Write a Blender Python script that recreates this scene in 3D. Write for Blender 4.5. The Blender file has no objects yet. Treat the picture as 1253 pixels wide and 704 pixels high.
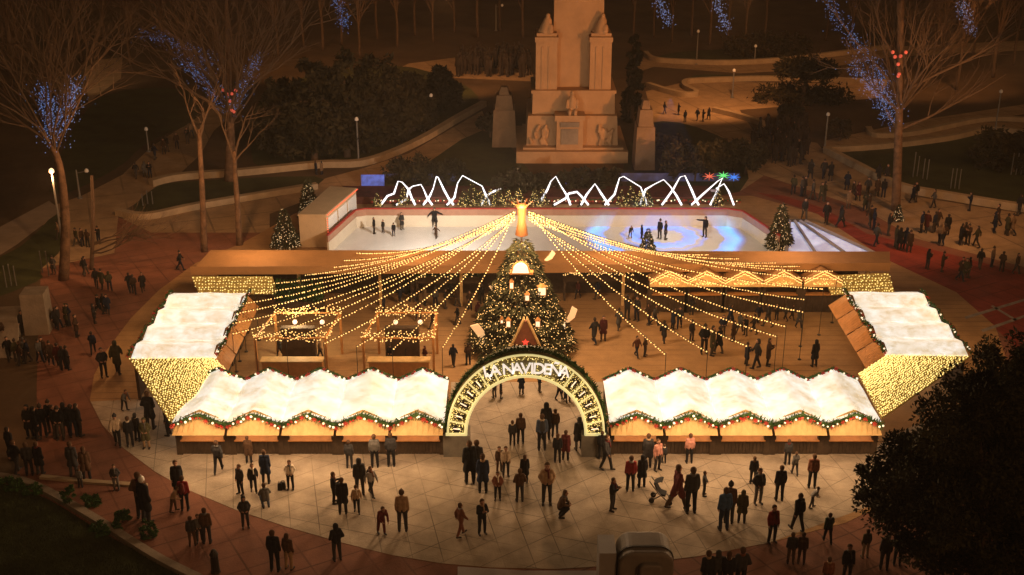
import bpy, bmesh, math, random
from mathutils import Vector, Matrix, noise
from mathutils.geometry import tessellate_polygon
random.seed(7)
R = math.radians
sc = bpy.context.scene
COL = sc.collection
# ------------------------------------------------------------------ camera and site survey helpers
CAMH, PITCH, FPX = 28.3, R(22.5), 1500.0
cp, sp = math.cos(PITCH), math.sin(PITCH)
def _dir(u, y):
    a, b = u - 626.5, 352 - y
    return Vector((a, FPX * cp + b * sp, -FPX * sp + b * cp))
def P(u, y, z=0.0):                       # site point at height z
    d = _dir(u, y); t = (z - CAMH) / d.z
    return Vector((d.x * t, d.y * t, z))
def PY(u, y, Y):                          # site point at distance Y
    d = _dir(u, y); t = Y / d.y
    return Vector((d.x * t, Y, CAMH + d.z * t))
def Q(v):
    zz = v[2] - CAMH
    fw = v[1] * cp - zz * sp; up = v[1] * sp + zz * cp
    return 626.5 + FPX * v[0] / fw, 352 - FPX * up / fw

# ------------------------------------------------------------------ materials
MATS = {}
def mat(name, col, rough=0.8, var=0.25, scale=3.0, bump=0.0, bscale=20.0, metal=0.0, spec=0.3, col2=None, detail=6):
    if name in MATS: return MATS[name]
    m = bpy.data.materials.new(name); m.use_nodes = True
    nt = m.node_tree; b = nt.nodes['Principled BSDF']
    b.inputs['Roughness'].default_value = rough
    b.inputs['Metallic'].default_value = metal
    b.inputs['Specular IOR Level'].default_value = spec
    tc = nt.nodes.new('ShaderNodeTexCoord')
    n = nt.nodes.new('ShaderNodeTexNoise'); n.inputs['Scale'].default_value = scale; n.inputs['Detail'].default_value = detail
    n.inputs['Roughness'].default_value = 0.65
    nt.links.new(tc.outputs['Object'], n.inputs['Vector'])
    cr = nt.nodes.new('ShaderNodeValToRGB')
    c2 = col2 or tuple(min(1, c * (1 + var)) for c in col)
    cr.color_ramp.elements[0].position = 0.3; cr.color_ramp.elements[1].position = 0.7
    cr.color_ramp.elements[0].color = (*[c * (1 - var) for c in col], 1)
    cr.color_ramp.elements[1].color = (*c2, 1)
    nt.links.new(n.outputs['Fac'], cr.inputs['Fac'])
    nt.links.new(cr.outputs['Color'], b.inputs['Base Color'])
    if bump:
        n2 = nt.nodes.new('ShaderNodeTexNoise'); n2.inputs['Scale'].default_value = bscale; n2.inputs['Detail'].default_value = 4
        nt.links.new(tc.outputs['Object'], n2.inputs['Vector'])
        bp = nt.nodes.new('ShaderNodeBump'); bp.inputs['Strength'].default_value = bump; bp.inputs['Distance'].default_value = 0.05
        nt.links.new(n2.outputs['Fac'], bp.inputs['Height']); nt.links.new(bp.outputs['Normal'], b.inputs['Normal'])
    MATS[name] = m
    return m
def emis(name, col, strength, sample=False, base=None):
    if name in MATS: return MATS[name]
    m = bpy.data.materials.new(name); m.use_nodes = True
    b = m.node_tree.nodes['Principled BSDF']
    b.inputs['Base Color'].default_value = (*(base or col), 1)
    b.inputs['Emission Color'].default_value = (*col, 1)
    b.inputs['Emission Strength'].default_value = strength
    b.inputs['Roughness'].default_value = 0.5
    m.cycles.emission_sampling = 'AUTO' if sample else 'NONE'
    MATS[name] = m
    return m
def cloth_mat(name, by_random=False):
    m = bpy.data.materials.new(name); m.use_nodes = True
    nt = m.node_tree; b = nt.nodes['Principled BSDF']; b.inputs['Roughness'].default_value = 0.9
    b.inputs['Specular IOR Level'].default_value = 0.15
    oi = nt.nodes.new('ShaderNodeObjectInfo')
    tc = nt.nodes.new('ShaderNodeTexCoord'); n = nt.nodes.new('ShaderNodeTexNoise'); n.inputs['Scale'].default_value = 9
    nt.links.new(tc.outputs['Object'], n.inputs['Vector'])
    mp = nt.nodes.new('ShaderNodeMapRange'); mp.inputs['To Min'].default_value = 0.6; mp.inputs['To Max'].default_value = 1.35
    nt.links.new(n.outputs['Fac'], mp.inputs['Value'])
    mx = nt.nodes.new('ShaderNodeMix'); mx.data_type = 'RGBA'; mx.blend_type = 'MULTIPLY'; mx.inputs['Factor'].default_value = 1
    if by_random:
        cr = nt.nodes.new('ShaderNodeValToRGB'); e = cr.color_ramp.elements
        cr.color_ramp.interpolation = 'CONSTANT'
        for i, c in enumerate([(.02,.02,.025),(.035,.03,.03),(.015,.02,.035),(.06,.05,.04),(.02,.018,.016),(.09,.07,.05)]):
            x = e[i] if i < 2 else e.new(0.5)
            x.position = i / 6; x.color = (*c, 1)
        nt.links.new(oi.outputs['Random'], cr.inputs['Fac']); nt.links.new(cr.outputs['Color'], mx.inputs['A'])
    else:
        nt.links.new(oi.outputs['Color'], mx.inputs['A'])
    nt.links.new(mp.outputs['Result'], mx.inputs['B'])
    nt.links.new(mx.outputs['Result'], b.inputs['Base Color'])
    return m

# ------------------------------------------------------------------ mesh builder
class MB:
    def __init__(s): s.v, s.f, s.m, s.k = [], [], [], 0
    def add(s, vs, fs):
        o = len(s.v); s.v += [tuple(p) for p in vs]; s.f += [tuple(i + o for i in f) for f in fs]; s.m += [s.k] * len(fs); return s
    def box(s, c, d, rz=0.0, taper=1.0):
        x, y, z = d[0] / 2, d[1] / 2, d[2] / 2
        cs, sn = math.cos(rz), math.sin(rz); vs = []
        for dz in (-1, 1):
            t = taper if dz > 0 else 1
            for dx, dy in ((-1, -1), (1, -1), (1, 1), (-1, 1)):
                px, py = dx * x * t, dy * y * t
                vs.append((c[0] + px * cs - py * sn, c[1] + px * sn + py * cs, c[2] + dz * z))
        return s.add(vs, [(3, 2, 1, 0), (4, 5, 6, 7), (0, 1, 5, 4), (1, 2, 6, 5), (2, 3, 7, 6), (3, 0, 4, 7)])
    def tube(s, pts, rad, n=6, cap=True):
        pts = [Vector(p) for p in pts]
        if not hasattr(rad, '__len__'): rad = [rad] * len(pts)
        o = len(s.v); ref = None
        for i, p in enumerate(pts):
            t = (pts[min(i + 1, len(pts) - 1)] - pts[max(i - 1, 0)])
            t = t.normalized() if t.length > 1e-9 else Vector((0, 0, 1))
            if ref is None: ref = Vector((1, 0, 0)) if abs(t.x) < .8 else Vector((0, 1, 0))
            a = (ref - t * ref.dot(t)).normalized(); b = t.cross(a); ref = a
            for k in range(n):
                w = 2 * math.pi * k / n
                s.v.append(tuple(p + (a * math.cos(w) + b * math.sin(w)) * rad[i]))
        for i in range(len(pts) - 1):
            for k in range(n):
                k2 = (k + 1) % n
                s.f.append((o + i * n + k, o + i * n + k2, o + (i + 1) * n + k2, o + (i + 1) * n + k)); s.m.append(s.k)
        if cap:
            s.f.append(tuple(o + k for k in reversed(range(n)))); s.m.append(s.k)
            e = o + (len(pts) - 1) * n
            s.f.append(tuple(e + k for k in range(n))); s.m.append(s.k)
        return s
    def lathe(s, prof, c=(0, 0, 0), n=16):
        o = len(s.v)
        for r, z in prof:
            for k in range(n):
                w = 2 * math.pi * k / n
                s.v.append((c[0] + r * math.cos(w), c[1] + r * math.sin(w), c[2] + z))
        for i in range(len(prof) - 1):
            for k in range(n):
                k2 = (k + 1) % n
                s.f.append((o + i * n + k, o + i * n + k2, o + (i + 1) * n + k2, o + (i + 1) * n + k)); s.m.append(s.k)
        s.f.append(tuple(o + k for k in reversed(range(n)))); s.m.append(s.k)
        e = o + (len(prof) - 1) * n
        s.f.append(tuple(e + k for k in range(n))); s.m.append(s.k)
        return s
    def ball(s, c, r, n=6, squash=1.0):
        st = max(3, n // 2 + 1)
        prof = [(r * math.sin(math.pi * i / st) + 1e-4, -r * squash * math.cos(math.pi * i / st)) for i in range(st + 1)]
        return s.lathe(prof, c, n)
    def tet(s, c, r):
        c = Vector(c)
        vs = [c + Vector(p) * r for p in ((1, 0, 0), (-1, 0, 0), (0, 1, 0), (0, -1, 0), (0, 0, 1), (0, 0, -1))]
        return s.add(vs, [(0, 2, 4), (2, 1, 4), (1, 3, 4), (3, 0, 4), (2, 0, 5), (1, 2, 5), (3, 1, 5), (0, 3, 5)])
    def prism(s, poly, z0, z1):           # vertical prism of a plan polygon
        n = len(poly)
        tri = tessellate_polygon([[Vector((p[0], p[1], 0)) for p in poly]])
        ar = sum(poly[i][0] * poly[(i + 1) % n][1] - poly[(i + 1) % n][0] * poly[i][1] for i in range(n))
        if ar < 0: poly = poly[::-1]; tri = tessellate_polygon([[Vector((p[0], p[1], 0)) for p in poly]])
        vs = [(p[0], p[1], z0) for p in poly] + [(p[0], p[1], z1) for p in poly]
        fs = [(i, (i + 1) % n, (i + 1) % n + n, i + n) for i in range(n)]
        def up(t):
            a, b, c = (Vector((*poly[i][:2], 0)) for i in t)
            return t if (b - a).cross(c - a).z > 0 else (t[0], t[2], t[1])
        for t in tri:
            t = up(t); fs.append(tuple(i + n for i in t)); fs.append(tuple(reversed(t)))
        return s.add(vs, fs)
    def sheet(s, poly, z):
        vs = [Vector((p[0], p[1], 0)) for p in poly]
        fs = []
        for t in tessellate_polygon([vs]):
            a, b, c = (vs[i] for i in t)
            fs.append(tuple(t) if (b - a).cross(c - a).z > 0 else (t[0], t[2], t[1]))
        return s.add([(p.x, p.y, z) for p in vs], fs)
    def slab(s, quad, th):                # free quad / polygon with thickness along its normal
        q = [Vector(p) for p in quad]; n = len(q)
        nr = (q[1] - q[0]).cross(q[2] - q[0]).normalized() * th
        vs = q + [p - nr for p in q]
        fs = [tuple(range(n)), tuple(reversed(range(n, 2 * n)))] + [(i, i + n, (i + 1) % n + n, (i + 1) % n) for i in range(n)]
        return s.add(vs, fs)
    def mesh(s, name):
        me = bpy.data.meshes.new(name); me.from_pydata(s.v, [], s.f); me.update()
        return me
    def build(s, name, mats, parent=None, smooth=False, loc=None):
        me = s.mesh(name)
        for m in (mats if isinstance(mats, (list, tuple)) else [mats]): me.materials.append(m)
        if any(s.m): me.polygons.foreach_set('material_index', s.m)
        if smooth: me.polygons.foreach_set('use_smooth', [True] * len(me.polygons))
        o = bpy.data.objects.new(name, me); COL.objects.link(o)
        if parent is not None: o.parent = parent
        if loc is not None: o.location = loc
        return o
def tag(o, label=None, cat=None, group=None, kind=None):
    if label: o['label'] = label
    if cat: o['category'] = cat
    if group: o['group'] = group
    if kind: o['kind'] = kind
    return o
def thing(name, loc, label, cat, group=None, rz=0.0):
    o = bpy.data.objects.new(name, None); COL.objects.link(o)
    o.location = loc; o.rotation_euler = (0, 0, rz); o.empty_display_size = .2
    return tag(o, label, cat, group)
def copy_tree(o, loc=None, rz=None, label=None, parent=None):
    c = o.copy(); COL.objects.link(c)
    if parent is not None: c.parent = parent
    for ch in o.children: copy_tree(ch, parent=c)
    if loc is not None: c.location = loc
    if rz is not None: c.rotation_euler = (0, 0, rz)
    if label: c['label'] = label
    return c
def lamp(name, kind, loc, power, col, size=0.2, parent=None, **kw):
    l = bpy.data.lights.new(name, kind); l.energy = power; l.color = col
    if kind in ('POINT', 'SPOT'): l.shadow_soft_size = size
    for k, v in kw.items(): setattr(l, k, v)
    o = bpy.data.objects.new(name, l); COL.objects.link(o); o.location = loc
    if parent is not None: o.parent = parent
    o['kind'] = 'helper'
    return o
def smooth_loop(pts, k=6, closed=True):   # Catmull-Rom
    pts = [Vector(p) for p in pts]; n = len(pts); out = []
    for i in range(n if closed else n - 1):
        g = lambda j: pts[j % n] if closed else pts[max(0, min(n - 1, j))]
        p0, p1, p2, p3 = g(i - 1), g(i), g(i + 1), g(i + 2)
        for j in range(k):
            t = j / k
            out.append(0.5 * ((2 * p1) + (p2 - p0) * t + (2 * p0 - 5 * p1 + 4 * p2 - p3) * t * t + (3 * p1 - p0 - 3 * p2 + p3) * t ** 3))
    if not closed: out.append(pts[-1])
    return out
def G(pix, smooth=0, closed=True):        # plan polygon from survey marks
    pts = [P(*q) for q in pix]
    return smooth_loop(pts, smooth, closed) if smooth else pts

# palette
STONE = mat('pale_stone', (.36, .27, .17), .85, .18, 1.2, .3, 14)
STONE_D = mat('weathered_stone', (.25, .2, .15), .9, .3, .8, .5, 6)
BARK = mat('bark', (.10, .065, .04), .95, .35, 4, .7, 18)
BARK_P = mat('plane_bark', (.13, .075, .042), .9, .6, 2.6, .9, 8)
TWIG = mat('twigs', (.105, .066, .04), .95, .25, 6)
WOOD = mat('warm_wood', (.62, .41, .18), .6, .2, 2.5, .25, 12)
WOOD_D = mat('dark_planks', (.065, .042, .026), .8, .35, 3, .3, 14)
WOOD_O = mat('orange_wood', (.48, .22, .07), .55, .2, 3, .2, 12)
ROOF_T = mat('tan_roof', (.42, .22, .09), .7, .12, 1.0, .15, 10)
METAL = mat('grey_metal', (.25, .24, .22), .45, .12, 5, 0, 10, .6)
DARKM = mat('dark_metal', (.04, .035, .03), .5, .2, 5, 0, 10, .4)
WHITE = mat('white_panel', (.75, .74, .72), .5, .06, 2)
REDM = mat('red_fabric', (.35, .04, .03), .7, .3, 6)
LEAF_D = mat('dark_leaves', (.018, .017, .007), .85, .6, 1.3, col2=(.045, .036, .013))
LEAF_F = mat('fir_needles', (.028, .032, .01), .8, .5, 2.0, col2=(.065, .06, .018))
LEAF_H = mat('hedge_leaves', (.03, .07, .02), .7, .4, 3, col2=(.06, .14, .03))
BULB = emis('warm_bulb', (1, .60, .20), 1.5)
BULB_H = emis('bright_bulb', (1, .60, .19), 1.9)
BULB_N = emis('net_bulb', (1, .76, .26), 1.5)
BULB_B = emis('blue_bulb', (.20, .38, .9), .38)
BULB_W = emis('white_bulb', (1, .78, .54), 1.2)
BULB_F = emis('fir_bulb', (1, .68, .34), 1.0)
BULB_R = emis('red_bulb', (1, .12, .05), 1.2)
# ------------------------------------------------------------------ people
SKIN = mat('skin', (.36, .20, .13), .6, .08, 6)
FACE_D = mat('eyes_and_lips', (.10, .035, .03), .6, .1, 6)
COATM = cloth_mat('coat_cloth'); TROUM = cloth_mat('trouser_cloth'); TROUR = cloth_mat('trouser_cloth_mixed', True)
HAIRM = cloth_mat('hair'); HAIRR = mat('dark_hair', (.03, .02, .014), .7, .3, 8); SHOEM = mat('shoe', (.025, .02, .018), .6, .2, 8)
def caps(mb, a, b, ra, rb, n=10):
    a, b = Vector(a), Vector(b)
    mb.tube([a, b], [ra, rb], n); mb.ball(a, ra * .99, n); mb.ball(b, rb * .99, n)
def pose(kind):
    J = {}
    J['pel'] = Vector((0, 0, .93)); J['che'] = Vector((0, 0, 1.25)); J['nec'] = Vector((0, 0, 1.46)); J['hea'] = Vector((0, -.015, 1.59))
    for s, k in ((1, 'l'), (-1, 'r')):
        J['sh' + k] = Vector((.158 * s, 0, 1.385)); J['el' + k] = Vector((.205 * s, .03, 1.12)); J['wr' + k] = Vector((.215 * s, -.05, .88)); J['hd' + k] = Vector((.21 * s, -.075, .80))
        J['hi' + k] = Vector((.095 * s, 0, .90)); J['kn' + k] = Vector((.115 * s, -.02, .50)); J['an' + k] = Vector((.125 * s, .02, .09)); J['to' + k] = Vector((.145 * s, -.15, .04))
    def leg(k, hip_a, knee_a):              # angles forward (towards -y)
        h = J['hi' + k]; s = 1 if k == 'l' else -1
        kn = h + Vector((.01 * s, -math.sin(hip_a) * .41, -math.cos(hip_a) * .41)); sh = hip_a - knee_a
        an = kn + Vector((.01 * s, -math.sin(sh) * .41, -math.cos(sh) * .41))
        J['kn' + k], J['an' + k] = kn, an
        fa = max(-.9, min(.3, sh))
        J['to' + k] = an + Vector((.02 * s, -.17 * math.cos(fa), -.05 + .17 * math.sin(fa)))
    def arm(k, el, wr, hd):
        s = 1 if k == 'l' else -1
        J['el' + k] = Vector((el[0] * s, el[1], el[2])); J['wr' + k] = Vector((wr[0] * s, wr[1], wr[2])); J['hd' + k] = Vector((hd[0] * s, hd[1], hd[2]))
    if kind == 'pocket':
        for k in 'lr': arm(k, (.27, .07, 1.12), (.17, -.12, .98), (.10, -.17, .97))
    elif kind == 'walk':
        leg('l', .26, .05); leg('r', -.2, .16); arm('l', (.24, .12, 1.14), (.25, .10, .90), (.25, .08, .82)); arm('r', (.24, -.08, 1.13), (.22, -.22, .95), (.21, -.27, .88))
    elif kind == 'stride':
        leg('r', .36, .08); leg('l', -.27, .3); arm('r', (.25, .15, 1.15), (.25, .16, .92), (.25, .15, .84)); arm('l', (.24, -.10, 1.13), (.2, -.26, .98), (.18, -.31, .92))
    elif kind == 'phone':
        arm('l', (.22, -.1, 1.14), (.10, -.30, 1.25), (.06, -.36, 1.31)); arm('r', (.22, -.1, 1.13), (.09, -.28, 1.22), (.05, -.34, 1.28)); J['hea'] += Vector((0, -.03, -.01))
    elif kind == 'skate':
        leg('l', .35, .35); leg('r', -.25, .25); arm('l', (.40, -.02, 1.22), (.62, -.06, 1.12), (.70, -.07, 1.09)); arm('r', (.36, .05, 1.18), (.52, .0, 1.0), (.57, -.03, .93))
        for k in ('che', 'nec', 'hea', 'shl', 'shr'): J[k] += Vector((0, -.09 * (J[k].z - .9) / .5, -.01))
    elif kind == 'point':
        arm('r', (.42, -.08, 1.36), (.66, -.12, 1.36), (.74, -.13, 1.36))
    elif kind == 'crouch':
        for k in J: J[k] = J[k] + Vector((0, 0, -.42)) if k[:2] not in ('kn', 'an', 'to') else J[k]
        for k, s in (('l', 1), ('r', -1)):
            J['kn' + k] = Vector((.16 * s, -.33, .50)); J['an' + k] = Vector((.13 * s, -.02, .10)); J['to' + k] = Vector((.15 * s, -.18, .04))
            arm(k, (.27, -.15, .74), (.14, -.36, .62), (.08, -.42, .62))
        for k in ('che', 'nec', 'hea', 'shl', 'shr'): J[k] += Vector((0, -.16 * (J[k].z - .5) / .5, -.03))
    elif kind == 'bent':
        for k in ('che', 'nec', 'hea', 'shl', 'shr'):
            f = (J[k].z - .93); J[k] = Vector((J[k].x, J[k].y - f * .5, .93 + f * .86))
        arm('l', (.24, -.22, 1.02), (.2, -.42, .86), (.18, -.48, .80)); arm('r', (.22, -.22, 1.0), (.12, -.4, .9), (.08, -.46, .87))
        leg('l', .2, .15); leg('r', -.15, .1)
    lo = min(J['tol'].z, J['tor'].z, J['anl'].z - .05, J['anr'].z - .05) - .035
    for k in J: J[k] = J[k] - Vector((0, 0, lo))
    return J
def remesh(mb, name, mats, vox=.022, sm=3, dec=0):
    o = mb.build(name, mats); md = o.modifiers.new('r', 'REMESH'); md.mode = 'VOXEL'; md.voxel_size = vox
    s = o.modifiers.new('s', 'SMOOTH'); s.iterations = sm; s.factor = .5
    if dec:
        d = o.modifiers.new('d', 'DECIMATE'); d.ratio = dec
    dg = bpy.context.evaluated_depsgraph_get(); dg.update()
    me = bpy.data.meshes.new_from_object(o.evaluated_get(dg)); me.name = name
    bpy.data.objects.remove(o)
    me.polygons.foreach_set('use_smooth', [True] * len(me.polygons))
    return me
def body_pieces(kind, vox=.02):
    J = pose(kind); D = {}
    up = (J['nec'] - J['che']).normalized()
    def legs(mb, g, foot):
        for k in 'lr':
            caps(mb, J['hi' + k], J['kn' + k], .085 + g, .058 + g); caps(mb, J['kn' + k], J['an' + k] + (Vector((0, 0, .02)) if not foot else Vector()), .056 + g, .04 + g * 1.3)
            if foot: caps(mb, J['an' + k] + Vector((0, .03, -.045)), J['to' + k] + Vector((0, 0, .01)), .042, .035)
    def torso(mb, g):
        for s in (-1, 1):
            caps(mb, J['pel'] + Vector((.06 * s, 0, 0)), J['che'] + Vector((.075 * s, 0, 0)), .10 + g, .105 + g)
            caps(mb, J['che'] + Vector((.07 * s, 0, 0)), J['sh' + ('l' if s > 0 else 'r')] + Vector((-.02 * s, 0, -.02)), .095 + g, .05 + g)
        caps(mb, J['shl'], J['shr'], .05 + g, .05 + g)
    def arms(mb, g, hand):
        for k in 'lr':
            caps(mb, J['sh' + k], J['el' + k], .052 + g, .042 + g); caps(mb, J['el' + k], J['wr' + k], .041 + g, .03 + g)
            if hand: caps(mb, J['wr' + k], J['hd' + k], .03, .034)
    # skin body
    m = MB(); legs(m, 0, True); torso(m, 0); arms(m, 0, True)
    caps(m, J['che'] + up * .1, J['hea'] - up * .06, .06, .052)
    h = J['hea']; caps(m, h + Vector((0, .012, .03)), h + Vector((0, -.02, -.06)), .1, .068)
    m.ball(h + Vector((0, -.1, -.015)), .024, 8); 
    for s in (-1, 1): m.ball(h + Vector((.09 * s, .01, -.01)), .026, 8)
    me = remesh(m, 'body', [SKIN, FACE_D], vox)
    # face marks and five separate fingers per hand
    for p in me.polygons:
        c = p.center - h
        if c.y < -.05 and ((abs(abs(c.x) - .035) < .016 and abs(c.z - .012) < .012) or (abs(c.x) < .028 and abs(c.z + .062) < .009)): p.material_index = 1
    fm = MB(); 
    for k, s in (('l', 1), ('r', -1)):
        w, hd = J['wr' + k], J['hd' + k]; d = (hd - w).normalized()
        side = d.cross(Vector((s, 0, .2))).normalized(); curl = Vector((-s, 0, 0)) - d * d.dot(Vector((-s, 0, 0)))
        for i, (off, ln) in enumerate(((-.024, .075), (-.008, .085), (.008, .08), (.024, .062))):
            b = hd + side * off
            fm.tube([b, b + d * ln * .6 + side * off * .25, b + d * ln + curl * .03 + side * off * .3], [.0095, .009, .007], 5)
        t = w + d * .03 + side * -.02
        fm.tube([t, t + side * -.03 + d * .03, t + side * -.035 + d * .065 + curl * .015], [.011, .010, .008], 5)
    b2 = bmesh.new(); b2.from_mesh(me); t = fm.mesh('t'); b2.from_mesh(t); b2.to_mesh(me); b2.free(); bpy.data.meshes.remove(t)
    D['body'] = me
    m = MB(); legs(m, .018, False); caps(m, J['pel'] + Vector((.05, 0, 0)), J['pel'] + Vector((-.05, 0, 0)), .125, .125); D['trousers'] = remesh(m, 'trousers', [TROUM], vox, 2)
    m = MB(); torso(m, .03); arms(m, .024, False); caps(m, J['nec'] - up * .06, J['nec'] - up * .01, .085, .075); D['jacket'] = remesh(m, 'jacket', [COATM], vox, 2)
    m = MB(); torso(m, .03); arms(m, .024, False); caps(m, J['nec'] - up * .06, J['nec'] - up * .01, .085, .075)
    mid = (J['knl'] + J['knr']) / 2
    for s, k in ((1, 'l'), (-1, 'r')): caps(m, J['pel'] + Vector((.06 * s, 0, 0)), J['pel'].lerp(J['kn' + k], .85) + Vector((.02 * s, 0, 0)), .13, .135)
    D['coat'] = remesh(m, 'coat', [COATM], vox, 2)
    for k in 'lr':
        sh = MB(); caps(sh, J['an' + k] + Vector((0, .035, -.05)), J['to' + k] + Vector((0, 0, .012)), .05, .042); D['shoe' + k] = remesh(sh, 'shoe', [SHOEM], .018, 1)
    m = MB(); caps(m, h + Vector((0, .035, .05)), h + Vector((0, .045, -.02)), .108, .092); D['hair'] = remesh(m, 'hair', [HAIRM], vox, 1)
    m = MB(); caps(m, h + Vector((0, .03, .05)), h + Vector((0, .06, -.14)), .102, .085); D['long_hair'] = remesh(m, 'long_hair', [HAIRM], vox, 1)
    m = MB(); caps(m, h + Vector((0, .015, .06)), h + Vector((0, .02, .03)), .108, .108); m.ball(h + Vector((0, .02, .18)), .035, 8); D['knit_hat'] = remesh(m, 'knit_hat', [HAIRM], vox, 1)
    m = MB(); caps(m, h + Vector((0, .035, .05)), h + Vector((0, .05, -.08)), .112, .11); D['hood'] = remesh(m, 'hood', [COATM], vox, 1)
    m = MB(); nk = J['nec'] - up * .02; m.lathe([(.085, -.045), (.105, -.02), (.108, .02), (.085, .05)], nk, 14); caps(m, nk + Vector((.04, -.09, -.02)), nk + Vector((.055, -.14, -.26)), .03, .036); D['scarf'] = remesh(m, 'scarf', [HAIRM], .014, 1)
    m = MB(); c = J['che'] + Vector((0, .19, 0)); caps(m, c + Vector((0, 0, .12)), c + Vector((0, .0, -.14)), .11, .13); D['backpack'] = remesh(m, 'backpack', [HAIRM], vox, 1)
    D['J'] = J
    return D
TPL = {}
def tpl(k):
    if k not in TPL: TPL[k] = body_pieces(k)
    return TPL[k]
SIMPLE = {}
def simple(kind, long_coat, headgear):
    key = (kind, long_coat, headgear)
    if key not in SIMPLE:
        D = tpl(kind); b = bmesh.new(); ms = []
        for nm, mt in (('body', SKIN), ('trousers', TROUR), ('coat' if long_coat else 'jacket', COATM), (headgear, HAIRR if headgear != 'hood' else COATM), ('shoel', SHOEM), ('shoer', SHOEM)):
            n0 = len(b.faces); b.from_mesh(D[nm]); b.faces.ensure_lookup_table()
            for f in b.faces[n0:]: f.material_index = len(ms)
            ms.append(mt)
        me = bpy.data.meshes.new('person'); b.to_mesh(me); b.free()
        for m in ms: me.materials.append(m)
        o = bpy.data.objects.new('t', me); COL.objects.link(o); d = o.modifiers.new('d', 'DECIMATE'); d.ratio = .12
        dg = bpy.context.evaluated_depsgraph_get(); dg.update()
        m2 = bpy.data.meshes.new_from_object(o.evaluated_get(dg)); bpy.data.objects.remove(o); bpy.data.meshes.remove(me); m2.name = 'person'
        SIMPLE[key] = m2
    return SIMPLE[key]
CLO = dict(black=(.015, .015, .017), charcoal=(.035, .034, .036), grey=(.11, .105, .10), lgrey=(.26, .25, .24), navy=(.02, .03, .06), blue=(.04, .08, .16), brown=(.075, .042, .025),
           tan=(.30, .20, .12), beige=(.40, .31, .22), cream=(.6, .52, .42), maroon=(.10, .022, .022), red=(.20, .022, .025), rust=(.16, .06, .035), olive=(.075, .07, .035), pink=(.42, .20, .16), denim=(.06, .08, .12), white=(.65, .63, .6), green=(.04, .07, .04))
def scale_for(u, y, h, tall=1.72):
    g = P(u, y); 
    lo, hi = 0.3, 3.0
    for _ in range(24):
        z = (lo + hi) / 2
        if Q((g.x, g.y, z))[1] > y - h: lo = z
        else: hi = z
    return g, max(.55, min(1.28, lo / tall))
def person(u, y, h, kind, face, coat, trou, head, label, group=None, long_coat=False, hairc='brown', pack=None, z=0.0):
    base = {'crouch': 1.28, 'bent': 1.6}.get(kind, 1.72)
    g, s = scale_for(u, y, h, base); D = tpl(kind)
    o = bpy.data.objects.new('person', D['body']); COL.objects.link(o)
    o.location = (g.x, g.y, z + .016); o.scale = (s, s, s); o.rotation_euler = (0, 0, R(face))
    tag(o, label, 'person', group)
    def child(nm, me, c):
        x = bpy.data.objects.new(nm, me); COL.objects.link(x); x.parent = o; x.color = (*[min(1, v * 1.25) for v in CLO[c]], 1)
    child('trousers', D['trousers'], trou)
    child('coat' if long_coat else 'jacket', D['coat' if long_coat else 'jacket'], coat)
    child('hair' if head in ('hair', 'long_hair') else head, D[head], coat if head == 'hood' else hairc)
    child('shoe', D['shoel'], 'black'); child('shoe', D['shoer'], 'black')
    if random.random() < .4: child('scarf', D['scarf'], random.choice(['cream', 'maroon', 'lgrey', 'tan', 'grey', 'rust', 'beige']))
    if pack: child('backpack', D['backpack'], pack)
    return o
CROWDCOL = ['black', 'charcoal', 'charcoal', 'brown', 'navy', 'grey', 'olive', 'black', 'brown', 'grey', 'brown', 'charcoal', 'navy', 'maroon', 'tan', 'black', 'brown', 'charcoal']
def figure(u, y, label, group, h=None, kind=None, rng=random, z=.016, col=None):
    kind = kind or rng.choice(['stand', 'pocket', 'walk', 'stride', 'walk', 'phone'])
    me = simple(kind, rng.random() < .4, rng.choice(['hair', 'long_hair', 'hood', 'knit_hat']))
    g, s = scale_for(u, y, h) if h else (P(u, y), rng.uniform(.9, 1.06))
    o = bpy.data.objects.new('person', me); COL.objects.link(o)
    o.location = (g.x, g.y, z); o.scale = (s, s, s); o.rotation_euler = (0, 0, rng.uniform(0, 6.28))
    o.color = (*[c * .6 for c in CLO[col or rng.choice(CROWDCOL)]], 1)
    return tag(o, label, 'person', group)

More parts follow.
